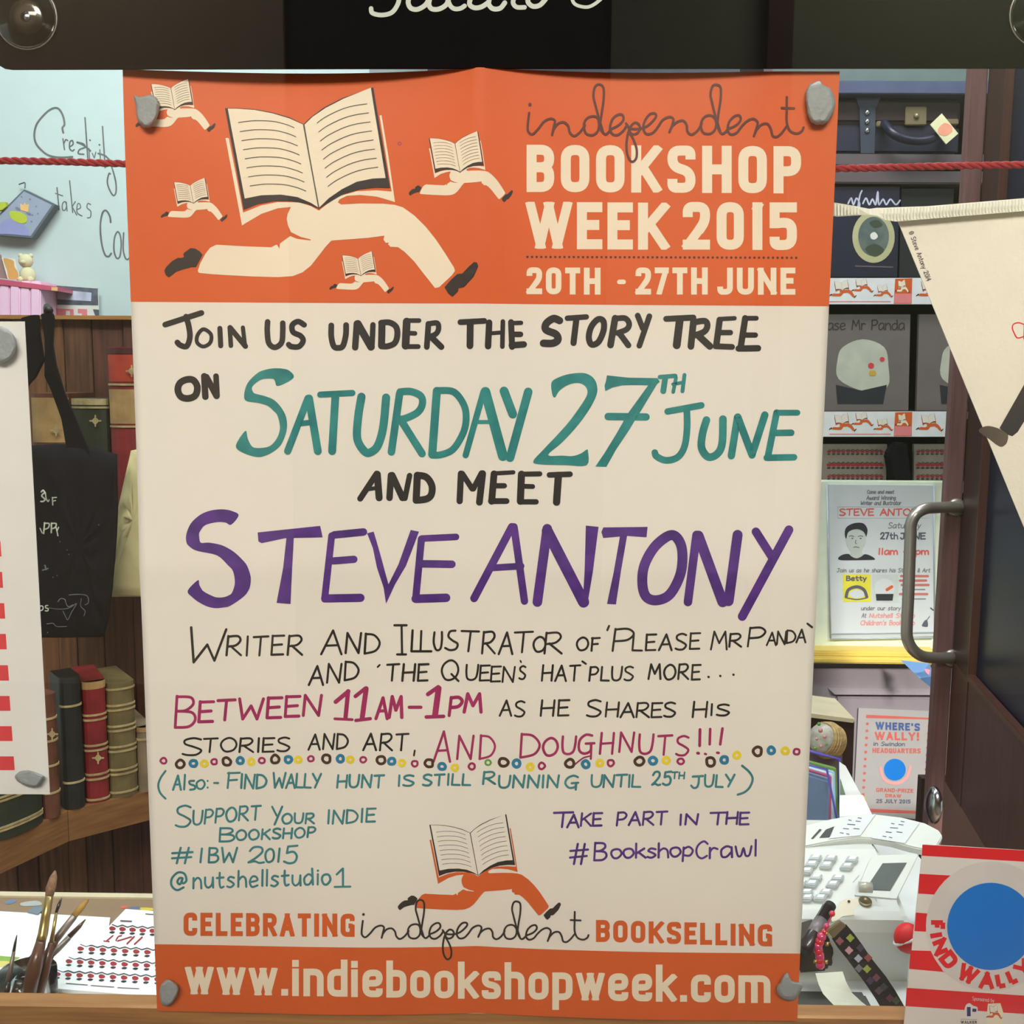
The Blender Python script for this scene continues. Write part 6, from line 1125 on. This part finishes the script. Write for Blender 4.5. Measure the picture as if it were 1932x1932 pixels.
bd = thing('bead_charm', 'string of pink and red glass beads hanging by the pen', 'charm', at(*f7(285, 950), .09)); M['bead'] = mat('pink_bead', (200, 50, 100), .12, coat=.8); M['bead2'] = mat('red_bead', (196, 34, 50), .12, coat=.8); M['gold'] = mat('gold_charm', (190, 160, 90), .3, .8)
for i, (x, y) in enumerate(((385, 700), (340, 800), (322, 845), (300, 885), (285, 925), (270, 960), (275, 1000), (285, 1040), (285, 1075), (288, 1110))):
    r = .0022 if i < 3 else .0034; lathe('bead', [(max(1e-4, r * math.sin(math.pi * k / 8)), -r * math.cos(math.pi * k / 8)) for k in range(9)], M['bead'] if i % 2 else M['bead2'], at(*f7(x, y), .088), Vector((0, 0, 1)), bd, 12)
tube('cord', [at(*f7(x, y), .089) for x, y in ((400, 680), (340, 800), (300, 885), (270, 960), (285, 1040), (290, 1130))], .0006, M['bead'], bd, 6)
for x, y in ((340, 860), (345, 945), (250, 1085), (335, 1090)): lathe('gold_charm', [(.0003, -.002), (.0016, 0), (.0003, .002)], M['gold'], at(*f7(x, y), .087), Vector((1, 0, 1)), bd, 8)
o = prism('purse', [at(*f7(x, y), .13) for x, y in ((100, 940), (240, 900), (330, 870), (400, 960), (410, 1080), (380, 1180), (250, 1190), (100, 1200))], (0, .03, 0), mat('olive_purse', (58, 50, 38), .7, var=.3), None, .004); tag(o, 'dark olive purse behind the bead charm', 'purse')
rc = thing('receipt', 'curled white till receipt hanging beside the lanyard', 'receipt', at(*f7(420, 1400), .08))
Lc = [(250, 1185, .10), (275, 1270, .095), (310, 1345, .09), (375, 1415, .085), (430, 1470, .08)]; Rc = [(470, 1170, .10), (498, 1250, .095), (545, 1340, .09), (625, 1415, .085), (690, 1465, .08)]
V = []; F = []
for a, b in zip(Lc, Rc): V += [at(*f7(a[0], a[1]), a[2]), at(*f7(b[0], b[1]), b[2]), at(*f7(b[0], b[1]), b[2]) + Vector((0, .0006, 0)), at(*f7(a[0], a[1]), a[2]) + Vector((0, .0006, 0))]
for i in range(4):
    for k in range(4): F.append((i * 4 + k, i * 4 + (k + 1) % 4, i * 4 + 4 + (k + 1) % 4, i * 4 + 4 + k))
F += [(0, 1, 2, 3), (19, 18, 17, 16)]
obj('paper_strip', V, F, mat('receipt_paper', (222, 230, 214), .6), rc)
rh = box('receipt_tray', (.121, .055, ZT), (at(*f7(700, 1300), .12).x, .135, ZT + .006), mat('grey_tray', (70, 72, 68), .5), None, .003); tag(rh, 'grey tray in front of the till under the receipt', 'tray')
eg = thing('striped_ball', 'small red and white striped ball half hidden by the striped poster', 'ball', at(1712, 1772, .12)); ec = at(1713, 1770, .125)
lathe('ball', [(max(1e-4, .0105 * math.sin(math.pi * k / 10)), -.0115 * math.cos(math.pi * k / 10)) for k in range(11)], M['red_flat'], ec, Vector((0, 0, 1)), eg, 20)
tube('white_band', [ec + Vector((.0094 * math.cos(a * .2618), .0094 * math.sin(a * .2618), .0062 * math.cos(a * .2618 + .6))) for a in range(24)], .0012, M['sheet'], eg, 6, True, True)
